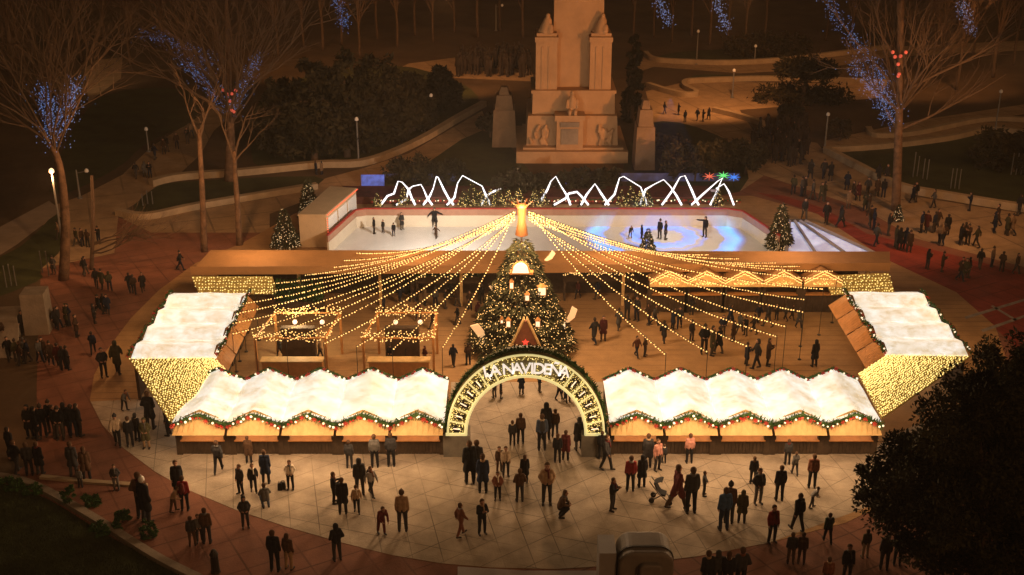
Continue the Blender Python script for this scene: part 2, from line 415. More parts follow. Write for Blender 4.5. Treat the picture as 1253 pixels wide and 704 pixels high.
# --- individuals on the paving in front of the market: u, feet y, height px, pose, facing deg, coat, trousers, headwear, label, options
NEAR = [
 (153,503,26,'bent',60,'grey','black','hair','person bending over in grey jacket near the glowing corner net'),
 (185,525,46,'pocket',180,'black','charcoal','hair','tall person in long black coat under the glowing corner net',dict(long_coat=True)),
 (145,547,39,'walk',20,'beige','black','knit_hat','person in pale beige jacket striding beside the kerb of the round paving',dict(hairc='charcoal')),
 (160,547,37,'stand',190,'black','black','hair','person all in black standing between the beige jacket and the olive coat'),
 (169,540,34,'stand',160,'charcoal','black','hood','hooded person half hidden behind the one all in black'),
 (180,549,37,'pocket',0,'olive','tan','hood','person in olive coat and tan trousers below the corner net',dict(long_coat=True)),
 (207,533,38,'stand',270,'charcoal','black','hair','person in dark coat pressed against the end of the first front stall'),
 (268,579,39,'stride',180,'charcoal','black','hair','person in charcoal jacket striding towards the second stall counter'),
 (305,567,33,'stand',180,'brown','black','hair','person in brown coat standing at the counter of the second front stall',dict(long_coat=True)),
 (295,605,36,'stand',340,'charcoal','black','hair','person in charcoal coat, first of the trio walking below the second stall'),
 (311,603,34,'walk',20,'black','black','hair','person in black blazer in the middle of the trio below the second stall'),
 (326,592,41,'stand',180,'navy','charcoal','hair','tall person in navy coat behind the crouching one',dict(long_coat=True)),
 (326,622,28,'crouch',200,'grey','denim','hair','person in grey crouching on the paving below the tall navy coat'),
 (356,599,35,'pocket',0,'cream','black','hair','person in cream top and dark shorts beside small black bags'),
 (219,607,43,'stand',10,'black','black','hair','person in black coat behind the red jacket at the paving edge',dict(long_coat=True)),
 (227,625,42,'stand',180,'red','black','hair','person in bright red jacket on the edge of the round paving',dict(pack='maroon')),
 (213,627,30,'bent',90,'tan','brown','hair','stooping person in tan beside the red jacket'),
 (180,640,56,'stand',150,'black','charcoal','knit_hat','large person in black coat and white knit hat on the red brick',dict(long_coat=True,hairc='white')),
 (175,634,56,'pocket',180,'brown','charcoal','hair','person in brown behind the white knit hat'),
 (143,600,31,'pocket',0,'charcoal','grey','hair','lone short person in dark jacket on the red brick'),
 (236,668,36,'stand',200,'charcoal','brown','hair','person in dark jacket, shortest of the three on the red brick edge'),
 (245,664,34,'pocket',20,'grey','charcoal','hair','grey person in the middle of the three on the red brick edge'),
 (254,665,43,'stand',180,'brown','charcoal','hair','tallest of the three on the red brick edge, in brown'),
 (301,646,38,'pocket',20,'charcoal','charcoal','hood','hooded person in charcoal alone on the light paving by the kerb'),
 (337,699,50,'stand',180,'black','black','hair','person in black suit walking beside a companion in brown'),
 (354,697,44,'stand',170,'brown','tan','long_hair','long haired person in brown beside the black suit'),
 (413,686,45,'pocket',200,'black','charcoal','hood','hooded person in black alone on the dark kerb line'),
 (409,616,38,'phone',90,'black','black','hair','person in black holding something out beside the tight group of five'),
 (420,629,44,'stand',190,'black','black','hair','broad person in black at the front of the tight group of five',dict(long_coat=True)),
 (437,628,33,'walk',0,'tan','black','knit_hat','person in tan jacket at the front of the tight group of five',dict(hairc='brown')),
 (441,606,45,'stand',180,'charcoal','charcoal','hood','hooded person at the back of the tight group of five'),
 (455,608,36,'stride',40,'lgrey','charcoal','hair','person in light grey jacket with big black backpack',dict(pack='black')),
 (428,573,34,'stand',180,'charcoal','charcoal','hair','person in charcoal leaning at the fourth front stall'),
 (459,572,40,'stand',180,'grey','black','hair','tall person in grey jacket facing the fourth front stall'),
 (479,571,41,'stand',175,'charcoal','black','hair','person in charcoal jacket facing the fifth front stall'),
 (467,654,36,'bent',30,'maroon','maroon','hair','person in maroon leaning forward on the open paving'),
 (493,650,50,'stand',185,'tan','charcoal','knit_hat','tall person in tan jacket and cap beside the maroon one',dict(hairc='brown')),
 (564,657,40,'walk',120,'rust','rust','hair','thin person in rust clothes walking sideways on the open paving'),
 (590,654,43,'phone',30,'black','black','hair','person in black looking down at their hands on the open paving'),
 (575,592,52,'stand',180,'black','black','hair','tall person in black, first of three beside the arch foot',dict(long_coat=True)),
 (584,589,50,'stand',170,'charcoal','black','hair','charcoal coat at the back of three beside the arch foot'),
 (591,603,47,'stand',185,'navy','black','hair','person in navy at the front of three beside the arch foot',dict(long_coat=True)),
 (611,578,31,'stand',10,'brown','brown','hair','person in brown behind the cream jacket below the arch'),
 (619,583,36,'stand',0,'beige','charcoal','hair','person in cream jacket and dark trousers below the arch'),
 (609,612,34,'pocket',0,'rust','black','hair','short person in rust top standing alone below the arch'),
 (642,591,34,'stand',190,'black','black','long_hair','long haired person in black coat behind the grey brown jacket',dict(long_coat=True)),
 (636,614,40,'pocket',200,'brown','charcoal','hair','person in brown jacket in front of the long haired one'),
 (669,617,50,'pocket',10,'tan','charcoal','hair','tall person in light brown jacket with hands in pockets'),
 (685,633,33,'crouch',90,'brown','black','hair','person in brown squatting on the open paving'),
 (627,545,30,'stand',180,'charcoal','black','hair','short one of the couple walking in through the arch'),
 (637,543,37,'stand',180,'brown','black','hair','tall one of the couple walking in through the arch'),
 (663,551,44,'stand',180,'denim','black','hair','person in blue grey coat in the middle of the arch opening',dict(pack='charcoal')),
 (668,538,45,'stand',185,'black','black','hood','tall hooded person in black in the middle of the arch opening',dict(long_coat=True)),
 (679,535,34,'stand',180,'brown','charcoal','hair','person in brown just beyond the tall hooded one in the arch'),
 (682,566,35,'stand',180,'black','black','long_hair','dark haired one of the close pair on the arch axis'),
 (692,563,36,'stand',170,'maroon','black','hair','maroon coat of the close pair on the arch axis',dict(long_coat=True)),
 (708,551,40,'stand',200,'charcoal','grey','hood','hooded person beside the inner foot of the arch',dict(long_coat=True)),
 (742,576,42,'walk',60,'charcoal','black','hair','person in charcoal at the outer foot of the arch'),
 (736,562,34,'stand',180,'black','black','hair','person in black squeezed behind the arch foot'),
 (749,625,40,'phone',60,'black','charcoal','hair','person in black reaching forward alone on the paving'),
 (771,601,43,'stand',180,'red','black','hair','person in deep red jacket beside a black coat',dict(long_coat=False)),
 (785,596,39,'stand',180,'black','black','hood','hooded person in black beside the deep red jacket',dict(long_coat=True)),
 (792,572,41,'stand',180,'charcoal','black','hair','charcoal coat waiting at the first stall beyond the arch',dict(long_coat=True)),
 (804,576,38,'stand',20,'pink','charcoal','long_hair','long haired person in pink jacket beside the stall counter'),
 (812,567,23,'stand',180,'charcoal','black','hair','child in dark clothes beside the pink jacket'),
 (843,567,36,'stand',180,'pink','black','hair','person in pale pink jacket at the second stall beyond the arch'),
 (828,624,54,'stride',110,'maroon','brown','hair','person in maroon coat stepping sideways beside a partner',dict(long_coat=True)),
 (845,628,58,'stand',190,'charcoal','black','hair','tall person in charcoal with pale shirt hem beside the maroon coat'),
 (861,607,30,'point',90,'charcoal','black','hair','child in charcoal reaching towards the tall couple'),
 (885,649,52,'stand',180,'blue','navy','hair','person in blue jacket and navy trousers seen from behind'),
 (891,640,50,'stand',170,'brown','charcoal','knit_hat','person in brown and a hat behind the blue jacket',dict(hairc='charcoal')),
 (907,640,40,'stand',180,'olive','charcoal','hood','hooded person in olive coat beside the blue jacket',dict(long_coat=True)),
 (921,592,33,'stand',180,'black','black','long_hair','slim person in black behind the patterned jacket'),
 (927,617,43,'pocket',20,'charcoal','grey','hair','person in charcoal jacket and grey skirt with bag',dict(pack='black')),
 (944,664,45,'stand',10,'red','black','hair','person in crimson jacket at the lower edge of the light paving'),
 (953,613,43,'stand',180,'black','black','hair','slim person all in black alone in front of the fourth stall'),
 (963,569,31,'stand',180,'charcoal','black','hair','person in charcoal at the counter of the fourth stall beyond the arch'),
 (972,582,28,'walk',180,'grey','charcoal','hair','child in grey walking towards the stall counter'),
 (993,597,41,'stand',180,'rust','black','hair','broad shouldered person with rust sleeves near the last stall'),
 (993,622,25,'bent',90,'lgrey','charcoal','hair','small child in light grey bending behind the one with a bag'),
 (975,651,46,'walk',200,'black','black','hair','person in black with a pack beside the bending child',dict(pack='black')),
 (967,690,38,'stand',180,'charcoal','brown','hair','charcoal half of the pair on the shaded brick'),
 (980,690,38,'stand',170,'brown','brown','hair','brown half of the pair on the shaded brick'),
 (1012,665,36,'walk',180,'green','black','hair','person in dark green walking alone onto the shaded brick'),
 (1011,722,40,'stand',180,'rust','brown','hair','person in rust cut by the lower picture edge'),
 (1035,712,45,'stand',10,'black','charcoal','hair','person in black facing the market at the lower picture edge'),
 (1058,683,35,'stand',180,'olive','beige','hair','person with pale trousers near the dark tree'),
 (1081,697,43,'stand',180,'charcoal','charcoal','hair','lone shadowy person between pale trousers and the dark tree'),
 (1097,692,38,'pocket',170,'black','black','hair','shadowy person closest to the trunk of the dark tree'),
 (864,724,50,'stand',185,'black','black','hair','first of the dark huddle beside the grey rounded kiosk'),
 (876,722,48,'pocket',180,'charcoal','black','hood','hooded one in the dark huddle beside the grey rounded kiosk'),
 (889,724,49,'stand',170,'black','black','long_hair','long haired one in the dark huddle beside the grey rounded kiosk'),
 (905,722,52,'pocket',180,'charcoal','black','hair','tallest of the dark huddle, farthest from the grey rounded kiosk'),
 (22,581,41,'walk',160,'black','charcoal','hair','person in black, first of the trio by the lawn path'),
 (37,582,40,'stand',180,'charcoal','black','hair','person in charcoal in the middle of the trio by the lawn path'),
 (50,581,40,'stand',175,'black','charcoal','hair','broad person closing the trio by the lawn path',dict(long_coat=True)),
 (91,583,42,'stand',180,'charcoal','charcoal','hair','taller of the couple with a small child on the brick',dict(long_coat=True)),
 (107,588,41,'stand',190,'brown','black','long_hair','long haired one of the couple with a small child on the brick',dict(long_coat=True)),
 (99,597,21,'stand',180,'grey','charcoal','hair','small child in grey in front of the dark couple'),
]
for r in NEAR:
    u, y, h, kind, face, coat, trou, head, lab = r[:9]
    person(u, y, h, kind, face + random.uniform(-12, 12), coat, trou, head, lab, None, **(r[9] if len(r) > 9 else {}))

# --- the crowds farther off
rr = random.Random(11)
def crowd(pts, label, group, h=None, kinds=None, cols=None):
    for q in pts:
        figure(q[0], q[1], label, group, q[2] if len(q) > 2 else h, rr.choice(kinds) if kinds else None, rr, col=rr.choice(cols) if cols else None)
Z = lambda x0, y0, k, l: [(x0 + a * k, y0 + b * k) for a, b in l]
crowd(Z(930, 160, .298, [(135,265),(170,270),(180,268),(215,285),(250,295),(262,290),(205,200),(260,200),(288,208),(130,135),(155,115)]),
      'small dark figure strolling up the tan promenade above the snow slide', 'walkers on the tan promenade', 24)
crowd(Z(930, 160, .298, [(355,245),(380,285),(400,290),(362,320),(430,330),(445,335),(440,270),(478,270),(505,275),(485,215),(518,215),(635,290),(625,298),(710,320),(860,330)]),
      'small dark figure among the people lining the curved lawn kerb', 'people lining the curved lawn kerb', 23)
crowd(Z(930, 160, .298, [(450,400),(465,410),(475,475),(525,430),(555,480),(570,490),(595,490),(610,500),(270,385),(180,370),(330,400)]),
      'dark figure crossing the red paving just beyond the snow slide', 'people crossing the red paving beyond the slide', 27)
crowd(Z(930, 160, .298, [(660,420),(680,420),(712,420),(725,410),(735,470),(750,470),(765,430),(820,470),(835,465),(850,470),(885,480),(960,420),(970,390),(1010,430),(1030,430),(1060,350)]),
      'dark figure in the loose crowd between curved kerb and red paving', 'loose crowd between kerb and red paving', 26)
crowd(Z(930, 160, .298, [(685,570),(745,580),(825,605),(840,610),(855,605),(820,620),(900,570),(950,560),(990,580),(1050,590)]),
      'dark figure on the red paving beside the round market deck', 'people on the red paving beside the deck', 25)
crowd(Z(0, 280, .27, [(245,205),(390,210),(385,215),(350,80),(375,80),(400,85),(450,70),(270,50)]),
      'figure standing on the lamplit path near the mottled trunk', 'people on the lamplit path', 22)
crowd(Z(0, 280, .27, [(440,270),(465,275),(500,285),(590,290),(610,300),(650,290),(820,190),(450,390),(475,385),(490,390),(430,430)]),
      'figure on the red brick between the bare branch and the market deck', 'people between bare branch and deck', 24)
crowd(Z(0, 280, .27, [(160,440),(190,430),(205,430),(260,460),(270,455),(305,440),(315,440),(350,490),(425,570)]),
      'figure walking past the tall pale stone block', 'people walking past the stone block', 27)
crowd([(128,462,36),(145,458,40)], 'shadowy figure on the deck rim beside the white roofed side stalls', 'pair on the deck rim', None)
crowd(Z(0, 280, .27, [(110,480),(185,610),(200,600),(235,620),(270,630),(290,640),(310,640),(45,600),(80,610),(100,620),(130,610),(115,600),(10,520)]),
      'dark figure in the shadowy crowd below the stone block', 'shadowy crowd below the stone block', 29)
crowd([(38,536),(46,538),(54,535),(64,530),(69,536),(75,538),(82,533),(91,535),(98,534),(15,563)], 'dark figure in the row of silhouettes on the shaded brick', 'row of silhouettes on the shaded brick', 40, ['stand', 'pocket'], ['black', 'charcoal'])
crowd([(167,219),(178,218),(184,218),(190,196),(201,189),(205,186),(217,183),(230,176),(235,170)], 'tiny dark figure on the sloping park path', 'walkers on the sloping park path', 20)
crowd([(387,214),(394,214),(479,219),(482,217)], 'tiny dark figure by the low wall behind the rental hut', 'people by the low wall', 17)
crowd([(813,140),(830,141),(853,148),(860,149),(867,147),(838,150)], 'tiny dark figure on the plaza beside the monument', 'people beside the monument', 15)
crowd([(920+rr.uniform(0,62),160+rr.uniform(0,45)) for _ in range(16)], 'tiny dark figure in the dense crowd at the shrubbery edge', 'dense crowd at the shrubbery edge', 20)
# market floor
crowd([(767,392,31),(779,393,30),(794,398,26),(801,399,25),(823,403,26),(831,403,27),(893,400,27)], 'figure in dark winter clothes standing under the festoon strings', 'people under the festoon strings', None)
crowd([(861,433,36),(871,435,36),(879,433,32)], 'figure in the close trio in the middle of the market floor', 'close trio on the market floor', None)
crowd([(905,408,24),(912,411,24),(922,409,24),(928,395,22),(939,401,29),(950,392,20),(961,393,20),(969,392,19)], 'figure standing in front of the gabled stalls', 'people before the gabled stalls', None)
crowd([(846,386,22),(884,412,26),(897,418,25),(846,418,26),(812,420,27),(757,404,26),(977,402,24),(873,372,20),(918,378,20),(941,380,20),(800,372,20)], 'figure in the loose evening crowd around the festoon poles', 'loose crowd around the festoon poles', None)
crowd([(913,447,28),(925,452,36),(939,448,34)], 'figure of the group walking behind the front stall roofs', 'group behind the front stall roofs', None)
figure(996, 449, 'lone figure in black on the market floor by the side counters', None, 33, 'stand', rr, col='black')
crowd([(779,438,26),(789,436,24)], 'figure of the pair below the lowest festoon string', 'pair below the lowest string', None, None, ['brown', 'rust'])
crowd([(727,421,31),(738,417,30)], 'figure of the pair close beside the big lit tree', 'pair beside the big lit tree', None)
crowd([(707,366,22),(731,367,26)], 'figure near the lit planter behind the big tree', 'people near the lit planter', None)
crowd([(490,372),(505,370),(520,374),(533,376),(545,378),(560,376),(575,380),(590,372),(498,360),(552,366)], 'dim figure in the gathering under the long tan roof', 'gathering under the long roof', 24)
crowd([(555,449,27),(573,447,27)], 'figure between the glowing pavilion and the arch', 'pair by the pavilion', None)
crowd([(605,487,24),(613,488,20),(638,483,24),(660,480,22),(684,490,26),(692,493,22),(697,492,20)], 'figure on the market floor seen through the arch', 'people seen through the arch', None)
crowd([(470,384,22),(512,392,23),(560,398,24),(530,404,23),(585,392,22)], 'dim figure walking between the pavilions and the big tree', 'walkers between pavilions and tree', None)
crowd([(343,439,24),(372,441,24),(392,440,24),(478,446,24),(498,444,24),(520,446,22)], 'customer standing at the wooden bar of a glowing pavilion', 'customers at the pavilion bars', None)
# skaters
SK = [(458,287,20,'stand','black','skater in black by the slanting white board'),(469,286,14,'stand','charcoal','child skater beside the slanting white board'),(492,282,21,'pocket','charcoal','skater in charcoal standing with hands together on the white ice'),
      (482,290,9,'stand','black','small black skating aid sized child on the white ice'),(532,280,25,'skate','black','skater with arms out under the mountain lights'),(534,293,16,'skate','brown','skater gliding near the festoon strings'),
      (707,271,18,'stand','black','skater alone close to the back board'),(771,292,13,'bent','charcoal','bending skater at the rim of the blue rings'),(785,293,17,'stand','navy','skater in navy beside the small lit tree on ice'),
      (807,293,24,'stand','black','first skater of the couple in the blue rings'),(814,294,23,'stand','charcoal','second skater of the couple in the blue rings'),(862,291,25,'point','black','skater pointing aside at the bright edge of the rings')]
for u, y, h, k, c, lab in SK: figure(u, y, lab, None, h, k, rr, .05, c)
# ------------------------------------------------------------------ ground
def paving(name, col, angles, spacing, width, dark=.5, var=.2):
    m = mat(name, col, .88, var, .8, .25, 10); nt = m.node_tree; b = nt.nodes['Principled BSDF']
    src = b.inputs['Base Color'].links[0].from_socket
    tc = nt.nodes.new('ShaderNodeTexCoord'); acc = None
    nz = nt.nodes.new('ShaderNodeTexNoise'); nz.inputs['Scale'].default_value = .35; nt.links.new(tc.outputs['Object'], nz.inputs['Vector'])
    for i, a in enumerate(angles):
        d = nt.nodes.new('ShaderNodeVectorMath'); d.operation = 'DOT_PRODUCT'
        d.inputs[1].default_value = (math.cos(R(a)) / spacing, math.sin(R(a)) / spacing, 0)
        nt.links.new(tc.outputs['Object'], d.inputs[0])
        f = nt.nodes.new('ShaderNodeMath'); f.operation = 'PINGPONG'; f.inputs[1].default_value = .5
        nt.links.new(d.outputs['Value'], f.inputs[0])
        l = nt.nodes.new('ShaderNodeMath'); l.operation = 'LESS_THAN'; l.inputs[1].default_value = width / spacing
        nt.links.new(f.outputs[0], l.inputs[0])
        n2 = nt.nodes.new('ShaderNodeTexNoise'); n2.inputs['Scale'].default_value = .22 + .07 * i; mp = nt.nodes.new('ShaderNodeMapping'); mp.inputs['Location'].default_value = (9 * i, 4 * i, i)
        nt.links.new(tc.outputs['Object'], mp.inputs[0]); nt.links.new(mp.outputs[0], n2.inputs['Vector'])
        g = nt.nodes.new('ShaderNodeMapRange'); g.inputs['From Min'].default_value = .38; g.inputs['From Max'].default_value = .6; g.inputs['To Min'].default_value = .15
        nt.links.new(n2.outputs['Fac'], g.inputs['Value'])
        k = nt.nodes.new('ShaderNodeMath'); k.operation = 'MULTIPLY'; nt.links.new(l.outputs[0], k.inputs[0]); nt.links.new(g.outputs['Result'], k.inputs[1])
        if acc is None: acc = k
        else:
            mx = nt.nodes.new('ShaderNodeMath'); mx.operation = 'MAXIMUM'; nt.links.new(acc.outputs[0], mx.inputs[0]); nt.links.new(k.outputs[0], mx.inputs[1]); acc = mx
    mx = nt.nodes.new('ShaderNodeMix'); mx.data_type = 'RGBA'
    nt.links.new(acc.outputs[0], mx.inputs['Factor']); nt.links.new(src, mx.inputs['A'])
    mx.inputs['B'].default_value = (*[c * dark for c in col], 1)
    nt.links.new(mx.outputs['Result'], b.inputs['Base Color'])
    return m
PAVE = paving('plaza_slabs', (.37, .30, .225), (12, 71, 128), 1.15, .019, .38, .3)
DECK = paving('deck_boards', (.34, .195, .085), (90,), .62, .03, .6, .22)
BRICK = paving('red_brick', (.20, .082, .05), (30, 120), 1.1, .04, .55, .25)
TANP = paving('tan_paving', (.33, .225, .13), (20, 110), 2.6, .07, .6, .25)
SOIL = mat('bare_soil', (.085, .055, .03), .95, .35, .25, .5, 3)
LAWN = mat('lawn', (.045, .05, .016), .95, .4, .5, .8, 30)
def structure(name, mb, m, **kw): return tag(mb.build(name, m, **kw), kind='structure')
gb = MB(); gb.sheet([(-400, 20), (400, 20), (400, 700), (-400, 700)], 0); structure('ground', gb, SOIL)
def layer(name, pix, z, m, sm=0): return structure(name, MB().sheet(G(pix, sm), z), m)
layer('hill_clearing', [(104,84),(118,74),(150,70),(148,96),(126,112),(108,126)], .008, TANP)
for mk in ([(1180,388),(1253,366),(1253,369),(1182,391)], [(1200,404),(1253,386),(1253,389),(1203,407)], [(1215,374),(1245,392),(1242,393),(1212,375)]): layer('road_marking', mk, .018, mat('worn_paint', (.24, .20, .17), .9, .4, 2))
layer('brick_pavement', [(-60,800),(-60,600),(0,592),(45,560),(45,470),(50,330),(120,258),(200,285),(330,285),(400,235),(905,235),(935,215),(1055,255),(1120,292),(1253,327),(1400,350),(1500,560),(1380,900)], .006, BRICK)
layer('tan_promenade', [(905,235),(900,205),(890,170),(800,150),(790,112),(840,100),(1085,103),(1075,120),(990,128),(905,135),(925,165),(1000,175),(1012,190),(1060,214),(1120,241),(1253,262),(1400,272),(1400,350),(1253,327),(1120,292),(1055,255),(935,215)], .010, TANP)
layer('park_path', [(45,330),(50,300),(55,255),(100,240),(150,214),(185,180),(232,150),(262,130),(300,128),(262,160),(245,190),(210,222),(165,250),(145,262),(140,310)], .010, TANP)
layer('lower_path', [(-60,350),(-60,290),(0,278),(60,246),(75,258),(20,300)], .012, mat('grey_path', (.28, .22, .17), .9, .2, .6, .2))
layer('wall_path', [(185,285),(150,268),(240,258),(345,240),(400,218),(445,206),(500,188),(590,136),(600,160),(560,178),(500,215),(440,236),(390,240),(330,262),(330,285)], .012, TANP)
layer('upper_path', [(500,78),(640,60),(655,100),(560,96),(470,92)], .010, TANP)
layer('upper_terrace', [(355,40),(640,30),(640,58),(500,72),(360,66)], .008, SOIL)
layer('far_promenade', [(770,92),(800,82),(905,90),(1000,85),(1090,70),(1253,62),(1253,50),(1080,58),(985,70),(905,76),(830,76),(790,66),(775,78)], .008, TANP)
layer('round_path', [(1075,165),(1130,158),(1253,140),(1253,128),(1120,148),(1065,160),(1010,172),(1010,186),(1080,181),(1160,170),(1215,158),(1253,162),(1253,150),(1200,150),(1120,166)], .011, TANP)
lawns = [('left_lawn', [(165,258),(188,231),(222,223),(385,216),(368,234),(240,254)]), ('lower_lawn', [(-60,380),(-60,345),(25,302),(70,262),(78,300),(50,330),(45,345)]),
         ('round_lawn', [(1018,190),(1080,183),(1160,173),(1215,162),(1253,166),(1400,170),(1400,264),(1253,256),(1160,241),(1100,231),(1055,210)]),
         ('corner_lawn', [(-60,600),(0,592),(60,612),(130,655),(200,690),(250,716),(260,760),(-60,760)]),
         ('hedge_bed', [(800,72),(830,64),(905,60),(980,62),(975,74),(905,77),(835,75)]), ('island_lawn', [(838,104),(850,92),(905,92),(990,92),(985,98),(860,99)]),
         ('slope_lawn', [(310,200),(330,110),(470,80),(560,100),(585,130),(520,165),(480,186),(440,200),(390,203)]), ('hill_lawn', [(60,235),(120,120),(230,110),(240,145),(180,175),(140,208)]),
         ('monument_lawn', [(500,214),(590,160),(640,200),(640,236),(430,238)]), ('shrub_bed', [(770,235),(780,160),(830,150),(900,180),(905,235)])]
layer('red_paving', [(925,236),(960,240),(1010,256),(1060,286),(1120,300),(1253,335),(1400,360),(1400,470),(1260,440),(1215,400),(1170,358),(1085,318),(1000,262)], .012, paving('red_paving_blocks', (.22, .034, .02), (30, 120), 1.1, .04, .55, .3))
for n, px in lawns: layer('lawn', px, .014, LAWN, 3)
discpx = [(240,322),(195,355),(160,390),(130,430),(115,460),(110,490),(125,520),(150,548),(190,578),(230,600),(290,625),(350,645),(420,665),(480,680),(540,690),(600,695),(680,697),(760,692),(850,682),(940,665),(1035,640),(1120,600),(1180,560),(1225,510),(1238,460),(1218,400),(1170,358),(1085,318)]
back = [(1000,262),(920,240),(440,240),(360,262),(300,296)]
structure('market_deck', MB().prism(G(discpx + back), -.05, .016), DECK)
front = G([(111,492)] + discpx[6:20] + [(1120,600),(1180,560),(1225,510)])
fr = front + [P(1120, 520), P(1070, 548), P(742, 548), P(738, 468), P(552, 468), P(548, 548), P(225, 540), P(210, 487)]
structure('round_paving', MB().sheet(fr, .021), PAVE)
structure('pale_paving_band', MB().sheet(G([(560,694),(640,699),(745,699),(745,720),(560,720)]), .026), mat('pale_band', (.36, .33, .32), .8, .15, 1))
# thin kerb lip round the paving
def kerb(pix, w, h, name, m, lab, cat='kerb', sm=6):
    pts = smooth_loop([P(*q) for q in pix], sm, False); mb = MB(); n = len(pts); L = []
    for i, p in enumerate(pts):
        t = (pts[min(i + 1, n - 1)] - pts[max(0, i - 1)]).normalized(); s = Vector((-t.y, t.x, 0)) * w / 2
        L.append((p - s, p + s))
    vs = []
    for a, b in L: vs += [(a.x, a.y, -.02), (a.x, a.y, h), (b.x, b.y, h), (b.x, b.y, -.02)]
    fs = []
    for i in range(n - 1):
        o = 4 * i
        for k in range(3): fs.append((o + k, o + 4 + k, o + 5 + k, o + 1 + k))
    fs += [(0, 1, 2, 3), (4 * n - 1, 4 * n - 2, 4 * n - 3, 4 * n - 4)]
    return tag(mb.add(vs, fs).build(name, m), lab, cat) if lab else tag(mb.build(name, m), kind='structure')
kerb(discpx[4:22], .22, .06, 'paving_kerb', STONE, None)
KW = 'low_wall'
kerb([(1010,187),(1045,205),(1100,232),(1160,244),(1253,259),(1330,268)], .5, .55, KW, STONE, 'curved pale stone wall along the lawn beside the crowd', 'wall')
kerb([(1012,186),(1080,182),(1160,172),(1210,161),(1253,165),(1330,170)], .45, .45, KW, STONE, 'thin stone edging along the upper rim of the round lawn', 'wall')
kerb([(1062,160),(1073,168),(1120,165),(1200,149),(1253,149)], .5, .4, KW, STONE, 'looping stone edging above the round lawn', 'wall')
kerb([(790,68),(800,75),(835,78),(905,79),(985,73),(1085,60)], .5, .5, KW, STONE, 'pale stone edging under the dark far hedge', 'wall')
kerb([(793,107),(815,114),(838,119),(852,117),(838,109),(840,103),(862,101),(930,99),(1000,100),(1085,104)], .5, .5, KW, STONE, 'winding stone edging round the island lawn by the monument', 'wall')
kerb([(873,137),(905,145),(935,155)], .5, .45, KW, STONE, 'short stone edging at the end of the dark shrubs', 'wall')
kerb([(185,228),(220,220),(300,214),(390,205),(440,203),(480,191),(520,172),(560,148),(592,130)], .6, .5, KW, STONE, 'long curved retaining wall climbing towards the monument', 'wall')
kerb([(144,263),(180,268),(240,256),(345,238),(388,231)], .5, .45, KW, STONE, 'pale stone edging in front of the dark lawn strip', 'wall')
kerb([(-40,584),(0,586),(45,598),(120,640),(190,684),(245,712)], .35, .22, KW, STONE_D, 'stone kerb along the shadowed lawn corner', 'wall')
kerb([(50,585),(110,591),(180,596)], .25, .12, KW, STONE, 'straight thin kerb crossing the red brick', 'wall')
# stone block with ramp at the far left
t = thing('stone_block', P(20, 410), 'tall pale stone block with low sloping wing wall', 'stone block')
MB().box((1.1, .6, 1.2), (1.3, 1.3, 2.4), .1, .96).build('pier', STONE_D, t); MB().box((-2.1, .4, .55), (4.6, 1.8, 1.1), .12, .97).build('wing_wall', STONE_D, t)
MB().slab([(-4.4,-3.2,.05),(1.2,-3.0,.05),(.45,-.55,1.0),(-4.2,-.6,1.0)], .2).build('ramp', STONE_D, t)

# ------------------------------------------------------------------ garlands
def garland_mesh(path, rad=.14, per=90, seed=0):
    r = random.Random(seed); mb = MB()
    pts = [Vector(p) for p in path]; L = sum((b - a).length for a, b in zip(pts, pts[1:]))
    mb.tube(pts, .06, 6)
    def at(f):
        d = f * L
        for a, b in zip(pts, pts[1:]):
            l = (b - a).length
            if d <= l: return a.lerp(b, d / max(l, 1e-6))
            d -= l
        return pts[-1].copy()
    for i in range(int(L * per)):
        c = at(r.random()); d = Vector((r.gauss(0, 1), r.gauss(0, 1), r.gauss(0, 1))).normalized()
        e = c + d * rad * r.uniform(.5, 1.15); s = d.cross(Vector((r.random(), r.random(), r.random()))).normalized() * .036
        mb.add([c - s, c + s, e + s * .3, e - s * .3], [(0, 1, 2, 3)])
    return mb, at, L
FLOWER = MB()
for i in range(7):
    w = 2 * math.pi * i / 7; FLOWER.add([(0, 0, 0), (.05 * math.cos(w - .4), -.02, .05 * math.sin(w - .4)), (.105 * math.cos(w), -.035, .105 * math.sin(w)), (.05 * math.cos(w + .4), -.02, .05 * math.sin(w + .4))], [(0, 1, 2, 3)])
FLOWER.ball((0, -.03, 0), .025, 6)
ME_FLOWER = FLOWER.mesh('flower'); ME_FLOWER.materials.append(REDM)
ME_BULB = MB().ball((0, 0, 0), .048, 8).mesh('bulb'); ME_BULB.materials.append(BULB_W)
ME_RBULB = MB().ball((0, 0, 0), .05, 8).mesh('red_bauble'); ME_RBULB.materials.append(mat('red_bauble', (.5, .04, .03), .25, .2, 5, 0, 5, .2, .6))
def garland(loc, rz, path, label, group, seed=0, rad=.14, nb=12, lit=True):
    t = thing('garland', loc, label, 'garland', group, rz)
    mb, at, L = garland_mesh(path, rad, 150, seed); mb.build('greenery', LEAF_H, t)
    r = random.Random(seed + 5)
    for i in range(nb):
        c = at((i + r.uniform(.2, .8)) / nb) + Vector((r.uniform(-.05, .05), -rad * .75, r.uniform(-.06, .06)))
        k = i % 3
        me = ME_FLOWER if k == 0 else (ME_BULB if r.random() < .6 else ME_RBULB)
        o = bpy.data.objects.new('flower' if k == 0 else 'bauble', me); COL.objects.link(o); o.parent = t; o.location = c
        s = r.uniform(.8, 1.25); s *= 1.25 if k == 0 else 1; o.scale = (s, s, s); o.rotation_euler = (0, r.uniform(0, 3), r.uniform(-.5, .5))
    return t

